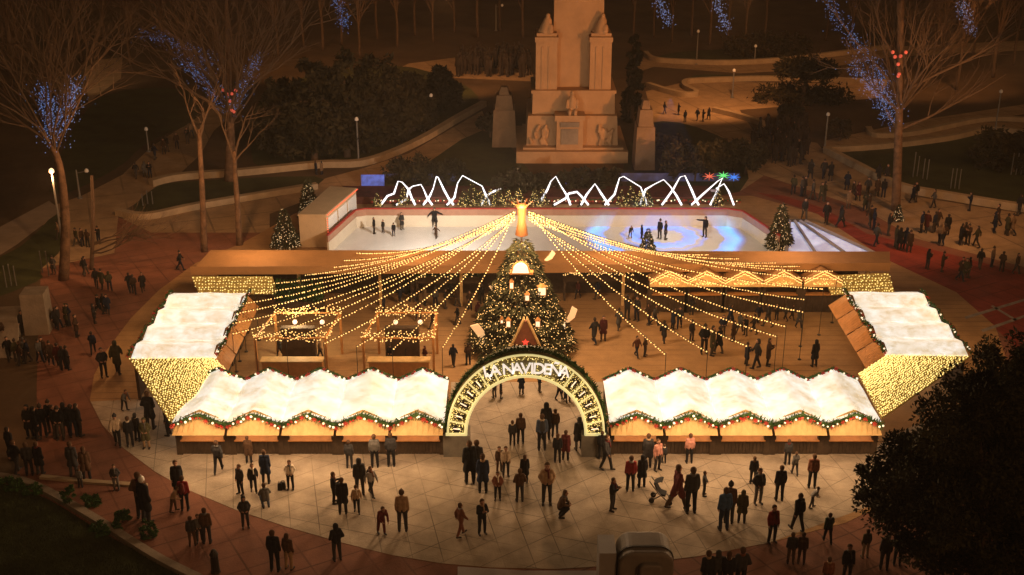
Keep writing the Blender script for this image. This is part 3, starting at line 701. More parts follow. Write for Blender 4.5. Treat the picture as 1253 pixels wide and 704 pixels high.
# ------------------------------------------------------------------ market stalls
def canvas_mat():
    m = emis('emissive_canvas', (1, .90, .74), 1.0, True, (.8, .77, .7)); nt = m.node_tree; b = nt.nodes['Principled BSDF']; b.inputs['Roughness'].default_value = .8  # emission stands in for lamps shining through the canvas from inside
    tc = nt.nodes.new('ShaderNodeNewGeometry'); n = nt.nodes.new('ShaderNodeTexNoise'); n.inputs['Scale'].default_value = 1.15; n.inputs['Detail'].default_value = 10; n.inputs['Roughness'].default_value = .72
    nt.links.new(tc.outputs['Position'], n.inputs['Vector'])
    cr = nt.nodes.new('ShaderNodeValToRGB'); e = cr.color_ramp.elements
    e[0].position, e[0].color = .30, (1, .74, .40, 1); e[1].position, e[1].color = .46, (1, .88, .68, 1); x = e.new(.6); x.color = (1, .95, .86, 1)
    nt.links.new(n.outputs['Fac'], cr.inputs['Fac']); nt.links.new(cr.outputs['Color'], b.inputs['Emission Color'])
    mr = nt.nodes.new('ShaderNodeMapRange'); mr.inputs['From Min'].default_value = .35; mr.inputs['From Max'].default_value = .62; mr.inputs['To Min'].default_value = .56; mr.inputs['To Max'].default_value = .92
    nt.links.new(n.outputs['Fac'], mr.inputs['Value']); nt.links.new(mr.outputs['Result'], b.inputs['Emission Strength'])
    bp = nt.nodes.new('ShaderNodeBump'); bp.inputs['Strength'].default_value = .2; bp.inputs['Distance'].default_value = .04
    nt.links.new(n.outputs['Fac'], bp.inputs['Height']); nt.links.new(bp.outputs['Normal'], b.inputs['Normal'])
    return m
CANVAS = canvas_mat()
SNOWD = mat('snow_drift', (.82, .76, .70), .9, .12, 3, .6, 7)
GLOW_O = emis('emissive_board', (1, .44, .14), 1.25, True, (.6, .3, .1))  # board emits by itself; the stall's inner light is put into its material
def roof_profile(w, zv, zp, n=10):
    out = []
    for i in range(n + 1):
        x = -w / 2 + w * i / n; f = 1 - abs(2 * x / w); f = f * f * (3 - 2 * f) * .12 + f * .88
        out.append((x, zv + (zp - zv) * f))
    return out
def make_stall(w, D, zv, zp, zf, roofm, label, group, loc, rz, ctr=True, ct=.72, aw=.6, fasciam=None, sag=0.06, lit_w=30, gable_lights=False):
    t = thing('market_stall', loc, label, 'market stall', group, rz)
    pr = roof_profile(w - .01, zv, zp); mb = MB(); ny = 8; n = len(pr)
    for top in (0, -.05):
        for j in range(ny + 1):
            v = j / ny; y = -.12 + (D + .12) * v
            for i, (x, z) in enumerate(pr):
                k = i / (n - 1)
                dip = -sag * math.sin(math.pi * v) * (1 - abs(2 * k - 1)) * 2 - .16 * max(0, 1 - v * 4) ** 2 * abs(1 - abs(2 * k - 1)) ** .6
                wr = .03 * math.sin(9 * v + 5 * k + loc[0]) * math.sin(math.pi * v)
                mb.v.append((x, y, z + dip + wr + top))
    A = (ny + 1) * n
    for j in range(ny):
        for i in range(n - 1):
            a = j * n + i; mb.f.append((a, a + 1, a + n + 1, a + n)); mb.m.append(0)
            mb.f.append((A + a, A + a + n, A + a + n + 1, A + a + 1)); mb.m.append(0)
    for i in range(n - 1):
        mb.f.append((i, A + i, A + i + 1, i + 1)); e = ny * n; mb.f.append((e + i, e + i + 1, A + e + i + 1, A + e + i)); mb.m += [0, 0]
    for j in range(ny):
        mb.f.append((j * n, j * n + n, A + j * n + n, A + j * n)); q = n - 1; mb.f.append((j * n + q, A + j * n + q, A + j * n + n + q, j * n + n + q)); mb.m += [0, 0]
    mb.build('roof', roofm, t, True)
    if False:
        mb = MB(); prf = [(math.sin(math.pi * k / 12) + 1e-3, -math.cos(math.pi * k / 12)) for k in range(13)]; mb.lathe(prf, (0, 0, 0), 18)
        mb.v = [(x * w * .34 + .05 * math.sin(5 * y), .36 + y * .5, zp - .11 - .2 * abs(x) + z * .085 + .03 * math.sin(9 * x + loc[0])) for x, y, z in mb.v]; mb.build('snow_drift', SNOWD, t, True)
    # gabled fascia board leaning outwards
    mb = MB(); ins = .06; vs = []; ff = []
    top = [(max(-w / 2 + ins, min(w / 2 - ins, x)), z - .07) for x, z in pr]
    for off in (0, .05):
        for x, z in top: vs.append((x, .02 + off, z))
        for x, z in top: vs.append((x, -aw + off, zf))
    n2 = 2 * n
    for i in range(n - 1):
        ff += [(i + 1, i, n + i, n + i + 1), (n2 + i, n2 + i + 1, n2 + n + i + 1, n2 + n + i), (i, i + 1, n2 + i + 1, n2 + i), (n + i + 1, n + i, n2 + n + i, n2 + n + i + 1)]
    ff += [(0, n2, n2 + n, n), (n - 1, n2 - 1, 2 * n2 - 1, n2 + n - 1)]
    mb.add(vs, ff).build('fascia', fasciam or WOOD, t)
    wi = w - .5
    mb = MB(); np_ = max(6, int(wi / .16)); pw = wi / np_; vs = []; fs = []
    prof = []
    for i in range(np_):
        x = -wi / 2 + i * pw; prof += [(x + .012, .10), (x + pw - .012, .10), (x + pw - .008, .13), (x + pw + .008, .13)]
    vs = [(x, y, .03) for x, y in prof] + [(x, y, ct) for x, y in prof]; m_ = len(prof)
    fs = [(i, i + 1, m_ + i + 1, m_ + i) for i in range(m_ - 1)]
    mb.add(vs, fs); mb.box((0, .17, ct / 2 + .02), (wi - .03, .06, ct - .04)); mb.build('counter', WOOD_D, t)
    MB().box((0, .16, ct + .035), (wi + .06, .42, .05)).build('counter_top', WOOD_O, t)
    for s in (-1, 1):
        MB().box((s * (w / 2 - .135), .14, zf / 2 + .05), (.262, .2, zf + .08)).build('post', WOOD_D, t)
        MB().box((s * (w / 2 - .1), D - .15, zv / 2 - .03), (.14, .14, zv - .1)).build('post', WOOD_D, t)
    MB().box((0, .95, (zf + ct) / 2), (wi, .06, zf - ct + .1)).build('emissive_back_board', GLOW_O, t)
    MB().box((0, D - .1, zv * .45), (w - .4, .06, zv * .85)).build('rear_board', WOOD_D, t)
    if gable_lights:
        mb = MB(); r = random.Random(3)
        for q in range(2):
            for i in range(46):
                k = i / 45; x = -w / 2 + .1 + (w - .2) * k; f = 1 - abs(2 * x / w)
                mb.tet((x, -.2 - .04 * q, zv - .02 + (zp - zv) * f - .15 * q + r.uniform(-.03, .03)), .035)
        for i in range(40): mb.tet((r.uniform(-.6, .6), -.22, zf + .12 + abs(r.gauss(0, .1))), .028)
        tag(mb.build('light_chain', BULB, t), kind='stuff')
    return t
STW = [('front', 249, 313.5, 379.5, 447, 513), ('f2', 776, 840.5, 906.5, 972.5, 1035)]
ORD = ['first', 'second', 'third', 'fourth', 'fifth']
YF = 48.4; Wst = 2.43
def fp(zv, zp, w, y=-.2):
    return [(x, y, z) for x, z in roof_profile(w, zv, zp, 12)]
for gi, (gx0, side) in enumerate(((-15.17, 'before'), (4.35, 'beyond'))):
    for i in range(5):
        x = gx0 + Wst * (i + .5)
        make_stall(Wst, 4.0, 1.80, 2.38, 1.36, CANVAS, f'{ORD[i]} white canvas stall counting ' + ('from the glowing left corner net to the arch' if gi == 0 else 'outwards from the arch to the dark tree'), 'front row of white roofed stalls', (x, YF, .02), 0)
        g = garland((x, YF - .14, .02), 0, fp(1.73, 2.27, Wst + .05), f'red and white flowered garland along the front eave of the {ORD[i]} stall ' + ('before' if gi == 0 else 'past') + ' the arch', 'garlands along the front stall eaves', 10 * gi + i, .26, 15)
        garland((x, YF + 4.0, .02), 0, fp(1.86, 2.44, Wst, -.02), f'thin bulb garland on the rear edge of the {ORD[i]} stall ' + ('before' if gi == 0 else 'past') + ' the arch', 'garlands on the rear roof edges', 30 + 10 * gi + i, .11, 12)
    lx = gx0 + Wst * 2.5
# side rows
for sd, (fx, D, y0, y1, rz) in enumerate(((-14.5, 4.0, 53.7, 61.85, R(90)), (18.35, 3.9, 54.0, 62.0, R(-90)))):
    w = (y1 - y0) / 4; where = ('nearest the stone block', 'nearest the dark tree')[sd]
    for i in range(4):
        y = y0 + w * (i + .5)
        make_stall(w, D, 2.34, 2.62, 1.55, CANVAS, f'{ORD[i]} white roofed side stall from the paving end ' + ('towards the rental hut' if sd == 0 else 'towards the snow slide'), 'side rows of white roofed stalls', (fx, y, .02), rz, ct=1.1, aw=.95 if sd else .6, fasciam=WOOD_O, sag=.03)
    s = 1 if sd == 0 else -1
    ys = [y0 + (y1 - y0) * k / 10 for k in range(11)]
    garland((0, 0, 0), 0, [(fx + s * .2, y, 2.55 + .12 * math.sin(k * 2.2)) for k, y in enumerate(ys)], 'thick bulb garland on the inner eave of the side stalls ' + where, 'side stall garlands', 60 + sd, .17, 44)
    garland((0, 0, 0), 0, [(fx - s * (D + .12), y, 2.5 + .12 * math.sin(k * 2.2)) for k, y in enumerate(ys)], 'bulb garland on the outer eave of the side stalls ' + where, 'side stall garlands', 64 + sd, .15, 36)
# glowing corner nets
NETM = mat('net_cloth', (.50, .38, .14), .8, .2, 4)
def net(quad, label, dens=60, seed=0, th=.06):
    q = [Vector(p) for p in quad]; c = sum(q, Vector()) / len(q)
    t = thing('light_net', (c.x, c.y, c.z), label, 'light net', 'light nets on the market corners'); q = [p - c for p in q]
    MB().slab(q, th).build('backing', NETM, t)
    nr = (q[1] - q[0]).cross(q[2] - q[0]).normalized(); r = random.Random(seed); mb = MB(); wires = MB()
    def bl(a, b): return (q[0].lerp(q[1], a)).lerp(q[3].lerp(q[2], a), b) if len(q) == 4 else q[0].lerp(q[1], a).lerp(q[2], b)
    la = max((q[1] - q[0]).length, (q[2] - q[-1]).length); lb = max((q[-1] - q[0]).length, (q[2] - q[1]).length)
    na, nb = int(la * dens / 10), int(lb * dens / 10)
    for i in range(na):
        for j in range(nb):
            a = (i + .5 * (j % 2) + .25 + r.uniform(-.25, .25)) / na; b = (j + .5 + r.uniform(-.3, .3)) / nb
            mb.tet(bl(min(a, 1), b) + nr * .05, .038 * r.uniform(.7, 1.25))
    for j in range(0, nb + 1, 2): wires.tube([bl(0, j / nb) + nr * .02, bl(1, j / nb) + nr * .02], .008, 4)
    tag(mb.build('net_lights', BULB_N, t), kind='stuff'); wires.build('mesh_wire', DARKM, t)
    return t
net([(-15.3, 48.35, 1.75), (-13.35, 52.3, 2.15), (-14.5, 53.7, 2.35), (-18.6, 53.7, 2.3)], 'glowing yellow light net roofing the corner by the beige jacket crowd', 62, 1)
net([(16.6, 48.6, 1.8), (22.4, 54.0, 2.3), (18.3, 54.0, 2.35), (16.5, 52.4, 2.15)], 'glowing yellow light net roofing the corner half behind the dark tree', 62, 2)
net([(-17.8, 64.3, 1.25), (-13.3, 64.3, 1.25), (-13.6, 64.45, 2.3), (-18.2, 64.45, 2.3)], 'yellow light net hanging from the long roof above the west side stalls', 60, 3)
net([(18.2, 64.3, 1.2), (21.9, 64.7, 1.2), (21.5, 64.95, 2.3), (17.6, 64.5, 2.3)], 'yellow light net hanging from the long roof beside the gabled stalls', 60, 4)

# ------------------------------------------------------------------ long tan roof behind the market floor
t = thing('long_pavilion', (0, 66.5, 0), 'long low pavilion with flat tan roof closing the market floor', 'pavilion')
rp = [P(233,333,2.45), P(1089,328,2.45), P(1089,308,2.45), P(258,306,2.45)]; rp = [p - Vector((0, 66.5, 0)) for p in rp]
MB().prism([(p.x, p.y) for p in rp], 2.30, 2.45).build('roof', ROOF_T, t)
mb = MB(); mb.slab([(rp[0].x + .02, rp[0].y - .01, 2.78), (rp[1].x - .02, rp[1].y - .01, 2.78), (rp[1].x - .02, rp[1].y - .01, 2.297), (rp[0].x + .02, rp[0].y - .01, 2.297)], .05); mb.build('fascia', ROOF_T, t)
MB().box((1.5, 1.0, 1.13), (38, .12, 2.3)).build('rear_board', WOOD_D, t)
for k in range(9):
    x = -17 + 37.5 * k / 8
    MB().box((x, -.9, 1.14), (.16, .16, 2.28)).build('post', WOOD, t)
for u in (813, 857, 902, 948, 996):
    p = P(u, 372)
    make_stall(2.3, .8, 2.05, 2.68, 1.72, ROOF_T, {813:'gabled wooden stall nearest the lit planter under the long roof',857:'second gabled wooden stall from the lit planter',902:'middle of the five gabled wooden stalls',948:'fourth gabled wooden stall from the lit planter',996:'last gabled wooden stall beside the hanging light net'}[u], 'gabled stalls under the long roof', (p.x, 64.45, .02), 0, ct=1.1, aw=.25, gable_lights=True)
def planter(pixc, w, zb, h, d, lab, nl, seed, leafm=LEAF_H):
    p = P(*pixc, zb); t = thing('planter', (p.x, p.y, 0), lab, 'planter'); r = random.Random(seed)
    MB().box((0, 0, zb - .22), (w, d, .44)).build('planter_box', WOOD_D, t)
    for sx in (-1, 1): MB().box((sx * (w / 2 - .1), 0, (zb - .44) / 2), (.12, d * .8, zb - .44)).build('leg', WOOD_D, t); mb = MB(); lb = MB()
    for i in range(int(w * 900)):
        c = Vector((r.uniform(-w / 2, w / 2), r.uniform(-d / 2 - .05, d / 2), zb + h * r.random() * (.75 + .25 * math.sin(i)))); d1 = Vector((r.gauss(0, 1), r.gauss(0, 1), r.gauss(0, 1))).normalized() * .13; d2 = d1.cross(Vector((r.random(), r.random(), 1))).normalized() * .04
        mb.add([c - d1, c + d2, c + d1, c - d2], [(0, 1, 2, 3)])
    for i in range(nl): lb.tet((r.uniform(-w / 2, w / 2), -d / 2 - .1, zb + h * r.random()), .04)
    mb.build('foliage', leafm, t); tag(lb.build('fairy_lights', BULB, t), kind='stuff')
planter((367, 366), 2.7, .9, 1.2, .8, 'bright green hedge box under the long roof by the west net', 0, 1)
planter((735, 334), 4.4, 1.7, .7, .6, 'dark planter dotted with white fairy lights behind the big tree', 190, 2, LEAF_F)
planter((548, 336), 3.8, 1.6, .6, .6, 'green planter with fairy lights near the gathering under the roof', 40, 3)
# ------------------------------------------------------------------ entrance arch
AX, AY = .62, 48.76
t = thing('entrance_arch', (AX, AY, 0), 'elliptical entrance arch covered in yellow lights with white lettering', 'arch')
ARCHF = mat('arch_panel', (.22, .19, .08), .6, .3, 5)
RIM = emis('arch_rim', (1, .86, .36), .62, True, (.6, .55, .3))
GREEN_L = emis('arch_glow_panel', (.80, .74, .20), .42, True, (.4, .4, .15))
def ell(a, rx, rz, y): return Vector((rx * math.cos(a), y, 1.12 + rz * math.sin(a)))
ANG = [math.pi * k / 40 for k in range(41)]
mb = MB()
for k in range(40):
    q = []
    for a in (ANG[k], ANG[k + 1]):
        for (rx, rz) in ((2.68, 2.92), (3.55, 4.05)):
            for y in (-.42, .42): q.append(ell(a, rx, rz, y))
    mb.add(q, [(0, 4, 6, 2), (1, 3, 7, 5), (0, 1, 5, 4), (2, 6, 7, 3)])
mb.build('arch_band', ARCHF, t)
def rim(rx, rz, r, m, nm, y=-.45): MB().tube([ell(a, rx, rz, y) for a in ANG], r, 8).build(nm, m, t, True)
rim(2.70, 2.95, .075, RIM, 'inner_light_rim'); rim(3.5, 3.98, .05, RIM, 'outer_light_rim')
for s in (-1, 1):
    MB().box((s * 3.12, 0, .55), (1.2, 1.0, 1.1)).build('plinth', mat('plinth_grey', (.2, .18, .15), .8, .2, 3), t)
    mb = MB(); mb.box((s * 3.12, -.46, 1.16), (.95, .08, .12)); mb.build('light_bar', RIM, t)
# lattice window cells with glowing crossbars round the band
for k in range(17):
    a = math.pi * (k + .5) / 17
    if abs(a - math.pi / 2) < .53: continue
    a0, a1 = a - .05, a + .05; mb = MB()
    mb.slab([ell(a1, 2.86, 3.16, -.44), ell(a1, 3.34, 3.78, -.44), ell(a0, 3.34, 3.78, -.44), ell(a0, 2.86, 3.16, -.44)], .03); mb.build('dark_window', DARKM, t)
    am = math.pi * k / 17; mb = MB()
    mb.tube([ell(am, 2.75, 3.02, -.46), ell(am, 3.45, 3.9, -.46)], .04, 6); mb.build('light_crossbar', RIM, t)
    mb = MB(); mb.tube([ell(a, 2.95, 3.28, -.47), ell(a, 3.26, 3.66, -.47)], .03, 5); mb.build('light_mullion', BULB_W, t)
r = random.Random(4); mb = MB()
for i in range(1300):
    a = r.random() * math.pi; f = r.random()
    if abs(a - math.pi / 2) < .53 and .22 < f < .8 and r.random() < .8: continue
    mb.tet(ell(a, 2.75 + .75 * f, 3.02 + .9 * f, -.45 - r.random() * .03), r.uniform(.014, .028))
tag(mb.build('fairy_lights', BULB_N, t), kind='stuff')
mb, _, _ = garland_mesh([ell(a, 3.6, 4.12, -.1) for a in ANG], .26, 150, 8); mb.build('fir_trim', LEAF_H, t)
# lettering
LET = emis('white_letter', (1, .94, .86), .72, True, (.9, .88, .8))
txt = "LA NAVIDEÑA"; wid = {'L': .31, 'A': .37, ' ': .19, 'N': .39, 'V': .36, 'I': .18, 'D': .39, 'E': .33, 'Ñ': .39}
tot = sum(wid[c] for c in txt); x = -tot / 2
ARC_R = 9.0
for i, c in enumerate(txt):
    w = wid[c]; xc = x + w / 2; x += w
    if c == ' ': continue
    cu = bpy.data.curves.new('letter', 'FONT'); cu.body = c; cu.size = .74; cu.extrude = .03; cu.align_x = 'CENTER'; cu.offset = .006
    o = bpy.data.objects.new('letter', cu); COL.objects.link(o); dg = bpy.context.evaluated_depsgraph_get(); dg.update()
    me = bpy.data.meshes.new_from_object(o.evaluated_get(dg)); bpy.data.objects.remove(o); me.materials.clear(); me.materials.append(LET)
    o = bpy.data.objects.new('letter', me); COL.objects.link(o); o.parent = t
    th = xc / ARC_R
    o.location = (xc, -.52, 4.24 - ARC_R * (1 - math.cos(th))); o.rotation_euler = (R(90), th, 0)

# ------------------------------------------------------------------ the big tree, its mast and festoons
TX, TY = .5, 59.8
TREE_H, TREE_R = 6.5, 2.7
t = thing('christmas_tree', (TX, TY, 0), 'big cone shaped Christmas tree covered in warm lights behind the arch', 'Christmas tree')
MB().tube([(0, 0, 0), (0, 0, 1.2), (0, 0, TREE_H)], [.22, .2, .04], 10).build('trunk', BARK, t)
r = random.Random(21); mb = MB()
def cone_r(z): 
    f = 1 - (z - .35) / (TREE_H - .35); return TREE_R * (f * .93 + .07) * (1 + .07 * math.sin(z * 7))
for i in range(14000):
    z = .35 + (TREE_H - .5) * (1 - math.sqrt(r.random())); a = r.random() * 6.283; rr_ = cone_r(z) * (.55 + .5 * math.sqrt(r.random()))
    c = Vector((rr_ * math.cos(a), rr_ * math.sin(a), z)); out = Vector((math.cos(a), math.sin(a), -.35 + r.uniform(-.5, .3))).normalized()
    sd = out.cross(Vector((r.gauss(0, 1), r.gauss(0, 1), r.gauss(0, 1)))).normalized() * .055; l = r.uniform(.14, .34)
    mb.add([c - sd, c + sd, c + out * l + sd * .2, c + out * l - sd * .2], [(0, 1, 2, 3)])
mb.build('needles', LEAF_F, t)
mb = MB()
for i in range(1100):
    z = .4 + (TREE_H - .6) * (1 - math.sqrt(r.random())); a = -math.pi * r.random(); q = cone_r(z) * r.uniform(.98, 1.12)
    mb.tet((q * math.cos(a), q * math.sin(a), z), r.uniform(.018, .034))
tag(mb.build('fairy_lights', BULB, t), kind='stuff')
ORANGE = emis('orange_cone', (1, .36, .07), .16, True, (.30, .10, .03))
t = thing('mast_cone', (TX, TY, 0), 'orange glowing cone on the mast tip where all festoon strings meet', 'mast')
MB().tube([(0, 0, 6.3), (0, 0, 7.0)], .05, 8).build('mast', METAL, t)
MB().lathe([(.12, 6.42), (.34, 6.5), (.2, 7.3), (.24, 7.95), (.34, 8.1), (.08, 8.2)], (0, 0, 0), 14).build('cone', ORANGE, t, True)
for k in range(6):
    w = 6.283 * k / 6; MB().tube([(.3 * math.cos(w), .3 * math.sin(w), 8.1), (.55 * math.cos(w), .55 * math.sin(w), 8.3)], [.025, .012], 5).build('ray', ORANGE, t)
ENDS = [
 (541,425,2.5,'lowest festoon string on the rental hut side of the mast'),
 (480,427,2.5,'second lowest festoon string on the rental hut side of the mast'),
 (436,424,2.6,'third lowest festoon string on the rental hut side of the mast'),
 (396,420,2.6,'fourth lowest festoon string on the rental hut side of the mast'),
 (350,417,2.7,'fifth lowest festoon string on the rental hut side of the mast'),
 (312,415,2.7,'sixth lowest festoon string on the rental hut side of the mast'),
 (284,408,2.7,'seventh lowest festoon string on the rental hut side of the mast'),
 (284,395,2.8,'eighth lowest festoon string on the rental hut side of the mast'),
 (288,383,2.8,'eighth highest festoon string on the rental hut side of the mast'),
 (296,371,2.85,'seventh highest festoon string on the rental hut side of the mast'),
 (312,358,2.85,'sixth highest festoon string on the rental hut side of the mast'),
 (334,346,2.7,'fifth highest festoon string on the rental hut side of the mast'),
 (372,336,2.6,'fourth highest festoon string on the rental hut side of the mast'),
 (398,327,2.6,'third highest festoon string on the rental hut side of the mast'),
 (420,318,2.6,'second highest festoon string on the rental hut side of the mast'),
 (436,309,2.6,'highest festoon string on the rental hut side of the mast'),
 (815,433,2.5,'lowest festoon string on the snow slide side of the mast'),
 (866,430,2.5,'second lowest festoon string on the snow slide side of the mast'),
 (915,423,2.5,'third lowest festoon string on the snow slide side of the mast'),
 (951,411,2.6,'fourth lowest festoon string on the snow slide side of the mast'),
 (962,399,2.6,'fifth lowest festoon string on the snow slide side of the mast'),
 (984,381,2.8,'sixth lowest festoon string on the snow slide side of the mast'),
 (985,366,2.8,'seventh lowest festoon string on the snow slide side of the mast'),
 (1008,353,2.8,'seventh highest festoon string on the snow slide side of the mast'),
 (1024,341,2.7,'sixth highest festoon string on the snow slide side of the mast'),
 (1020,331,2.6,'fifth highest festoon string on the snow slide side of the mast'),
 (985,325,2.6,'fourth highest festoon string on the snow slide side of the mast'),
 (950,321,2.6,'third highest festoon string on the snow slide side of the mast'),
 (905,316,2.6,'second highest festoon string on the snow slide side of the mast'),
 (868,311,2.6,'highest festoon string on the snow slide side of the mast'),
]
for i, (u, y, z, lab) in enumerate(ENDS):
    e = P(u, y, z); s = Vector((TX + (.35 if u > 640 else -.35), TY - .1, 7.85 - (i % 4) * .14)); L = (e - s).length
    t = thing('festoon_string', (s.x, s.y, s.z), lab, 'string lights', 'festoon strings fanning from the mast')
    pts = []; n = 26
    for k in range(n + 1):
        f = k / n; p = s.lerp(e, f); p.z -= .045 * L * 4 * f * (1 - f); pts.append(p - s)
    MB().tube(pts, .012, 4).build('cable', DARKM, t); mb = MB(); nb = int(L / .155); r = random.Random(i)
    for k in range(nb):
        f = (k + .5) / nb; q = f * n; j = min(int(q), n - 1); p = pts[j].lerp(pts[j + 1], q - j)
        mb.tet(p + Vector((r.uniform(-.03, .03), r.uniform(-.03, .03), -.05)), .04 * r.uniform(.8, 1.2))
    tag(mb.build('bulb_chain', BULB_H, t), kind='stuff')
    if y > 338:
        tp = thing('guy_pole', (e.x, e.y, .016), 'slim dark pole holding the ' + lab.split(',')[0].replace('lowest festoon string', 'end of the lowest string').replace('ending', 'that ends')[:90], 'pole', 'slim poles under the festoon ends')
        tp['label'] = 'slim dark pole standing under the low end of a festoon string'
        MB().tube([(0, 0, 0), (0, 0, z + .02)], .016, 6).build('pole_shaft', DARKM, tp); MB().lathe([(.1, 0), (.1, .03), (.03, .05)], (0, 0, 0), 10).build('foot_plate', DARKM, tp)
# lit ornaments hung on the tree front
LITW = emis('lit_window', (1, .80, .50), 1.15, False, (.8, .7, .5)); PAPER = emis('lit_paper', (1, .62, .28), .55, False, (.7, .45, .25))
def tree_pt(u, y):
    lo, hi = TY - 4.5, TY + .5
    for _ in range(40):
        m = (lo + hi) / 2; p = PY(u, y, m)
        d = math.hypot(p.x - TX, p.y - TY) - cone_r(max(.36, min(TREE_H - .02, p.z))) * 1.02
        if d > 0: lo = m
        else: hi = m
    return PY(u, y, lo - .12)
def lantern(u, y, w, h, lab):
    p = tree_pt(u, y); t = thing('lantern', p, lab, 'lantern')
    MB().box((0, 0, 0), (w, .16, h)).build('lit_pane', LITW, t); mb = MB()
    for s in (-1, 1): mb.box((s * w / 2, -.01, 0), (.035, .2, h + .05))
    for s in (-1, 1): mb.box((0, -.012, s * h / 2), (w - .04, .2, .035))
    mb.build('frame', WOOD_O, t); MB().lathe([(w * .72, 0), (.03, .16)], (0, 0, h / 2 + .025), 4).build('cap', WOOD_O, t); return t
lantern(626, 349, .2, .36, 'small upright lit lantern high on the big tree, below the dome'); lantern(645, 364, .22, .32, 'small lit lantern in the middle of the big tree')
lantern(663, 356, .42, .46, 'square lit lantern window on the big tree, largest of the lanterns'); lantern(622, 396, .22, .36, 'lit lantern on the hut side of the red gabled house')
lantern(658, 396, .24, .34, 'lit lantern on the slide side of the red gabled house'); lantern(690, 397, .16, .5, 'tall narrow lit lantern at the tree edge'); lantern(614, 393, .14, .2, 'tiniest lit lantern beside the red gabled house')
p = tree_pt(637, 332); t = thing('dome_ornament', p, 'half dome ornament with a big glowing window on the upper tree', 'ornament')
mb = MB(); arc = [(-.42 + .84 * k / 12, .52 * math.sin(math.acos(max(-1, min(1, -1 + 2 * k / 12)))) ) for k in range(13)]
mb.slab([(x, -.08, z) for x, z in arc], .2); mb.build('glowing_window', LITW, t); MB().box((.05, 0, -.06), (1.2, .42, .12)).build('ledge', WOOD_O, t)
mb = MB(); mb.tube([(x * 1.06, -.08, z * 1.06) for x, z in arc], .05, 6); mb.build('arched_frame', WOOD_O, t)
def shard(u, y, rot, lab, s=1.0):
    p = tree_pt(u, y); t = thing('paper_ornament', p, lab, 'ornament'); c, sn = math.cos(rot), math.sin(rot)
    f = lambda x, z: (s * (x * c - z * sn), -.1, s * (x * sn + z * c))
    MB().slab([f(-.32, .55), f(.1, .62), f(.36, .1), f(.3, -.45), f(.12, -.6), f(-.05, 0)], .12).build('paper_leaf', PAPER, t)
    mb = MB(); mb.slab([(a, b - .03, q) for a, b, q in (f(.02, .12), f(.2, .16), f(.3, -.25), f(.16, -.5), f(.05, -.2))], .05); mb.build('glowing_fold', LITW, t)
shard(585, 408, .15, 'large folded paper ornament low on the tree beside the arch', 1.0); shard(604, 356, .1, 'folded paper ornament on the upper tree side towards the pavilions', .62)
shard(697, 384, -.75, 'folded paper ornament sticking out at the tree edge towards the gabled stalls', .8); shard(672, 312, -1.0, 'curled paper ornament under the mast', .55)
p = tree_pt(643, 408); t = thing('gabled_house', p + Vector((0, -.12, 0)), 'small red gabled house front at the tree foot', 'ornament')
mb = MB(); mb.slab([(-.78, 0, -1.05), (.78, 0, -1.05), (.12, 0, .72), (-.12, 0, .72)], .3); mb.build('gable_wall', mat('red_gable', (.26, .10, .06), .8, .25, 4), t)
for s in (-1, 1): MB().slab([(s * .1, -.12, .86), (s * .95, -.12, -1.05), (s * .95, .32, -1.05), (s * .1, .32, .86)], .07 * s).build('roof_side', WOOD, t)
st = [(0.2 * (1 if k % 2 == 0 else .45) * math.sin(k * math.pi / 5), -.04, .2 * (1 if k % 2 == 0 else .45) * math.cos(k * math.pi / 5) - .45) for k in range(10)]
MB().slab(list(reversed(st)), .05).build('star', emis('red_star', (1, .08, .05), .8), t)

# ------------------------------------------------------------------ two lit pavilions on the market floor
def pavilion(pxl, pxr, yb, yf, lab):
    b0, b1, f0, f1 = P(pxl[0], yb, 2.35), P(pxr[0], yb, 2.35), P(pxl[1], yf, 2.35), P(pxr[1], yf, 2.35)
    c = (b0 + b1 + f0 + f1) / 4; c.z = 0; t = thing('lit_pavilion', (c.x, c.y, .016), lab, 'pavilion', 'lit pavilions on the market floor')
    cs = [p - c for p in (f0, f1, b1, b0)]; r = random.Random(int(pxl[0]))
    for p in cs: MB().box((p.x, p.y, 1.18), (.12, .12, 2.36)).build('post', WOOD_O, t)
    for a, b in ((0, 1), (1, 2), (2, 3), (3, 0)):
        p, q = cs[a], cs[b]; MB().tube([(p.x, p.y, 2.38), (q.x, q.y, 2.38)], .05, 6).build('beam', WOOD_O, t)
        mb = MB(); n = 34
        for lay in range(3):
            for k in range(n + 1):
                if b in (2, 0) and a != 0 and (a, b) in ((1, 2), (3, 0)) and lay: continue
                f = k / n; x = p.lerp(q, f); mb.tet((x.x + r.uniform(-.09, .09), x.y + r.uniform(-.09, .09), 2.36 + r.uniform(-.08, .08) + .16 * lay * (1 if b % 2 else .6) - .22 * abs(math.sin(f * math.pi * 2)) + .1), .034)
        tag(mb.build('light_swag', BULB_H, t), kind='stuff')
    mx = (cs[0].x + cs[1].x) / 2; w = cs[1].x - cs[0].x
    MB().box((mx, cs[0].y + .15, .55), (w * .86, .45, 1.1)).build('bar_counter', WOOD_O, t); MB().box((mx, cs[0].y + .12, 1.13), (w * .9, .62, .06)).build('bar_top', WOOD, t)
    MB().box((mx, cs[3].y * .4, 1.0), (w * .5, .4, 2.0)).build('shelf_wall', WOOD_D, t)
    for f in (.3, .72):
        x = cs[3].lerp(cs[2], f); m2 = MB(); m2.tube([(x.x, x.y, 2.3), (x.x, x.y, 1.95)], .012, 4); pn = m2.build('pendant', DARKM, t)
        MB().ball((x.x, x.y, 1.85), .13, 10).build('lamp_globe', emis('globe', (1, .66, .42), 1.4), pn, True)
pavilion((336, 312), (416, 398), 384, 415, 'timber pavilion swagged with warm lights nearer the west side stalls')
pavilion((462, 444), (534, 530), 384, 415, 'timber pavilion swagged with warm lights nearer the big tree')

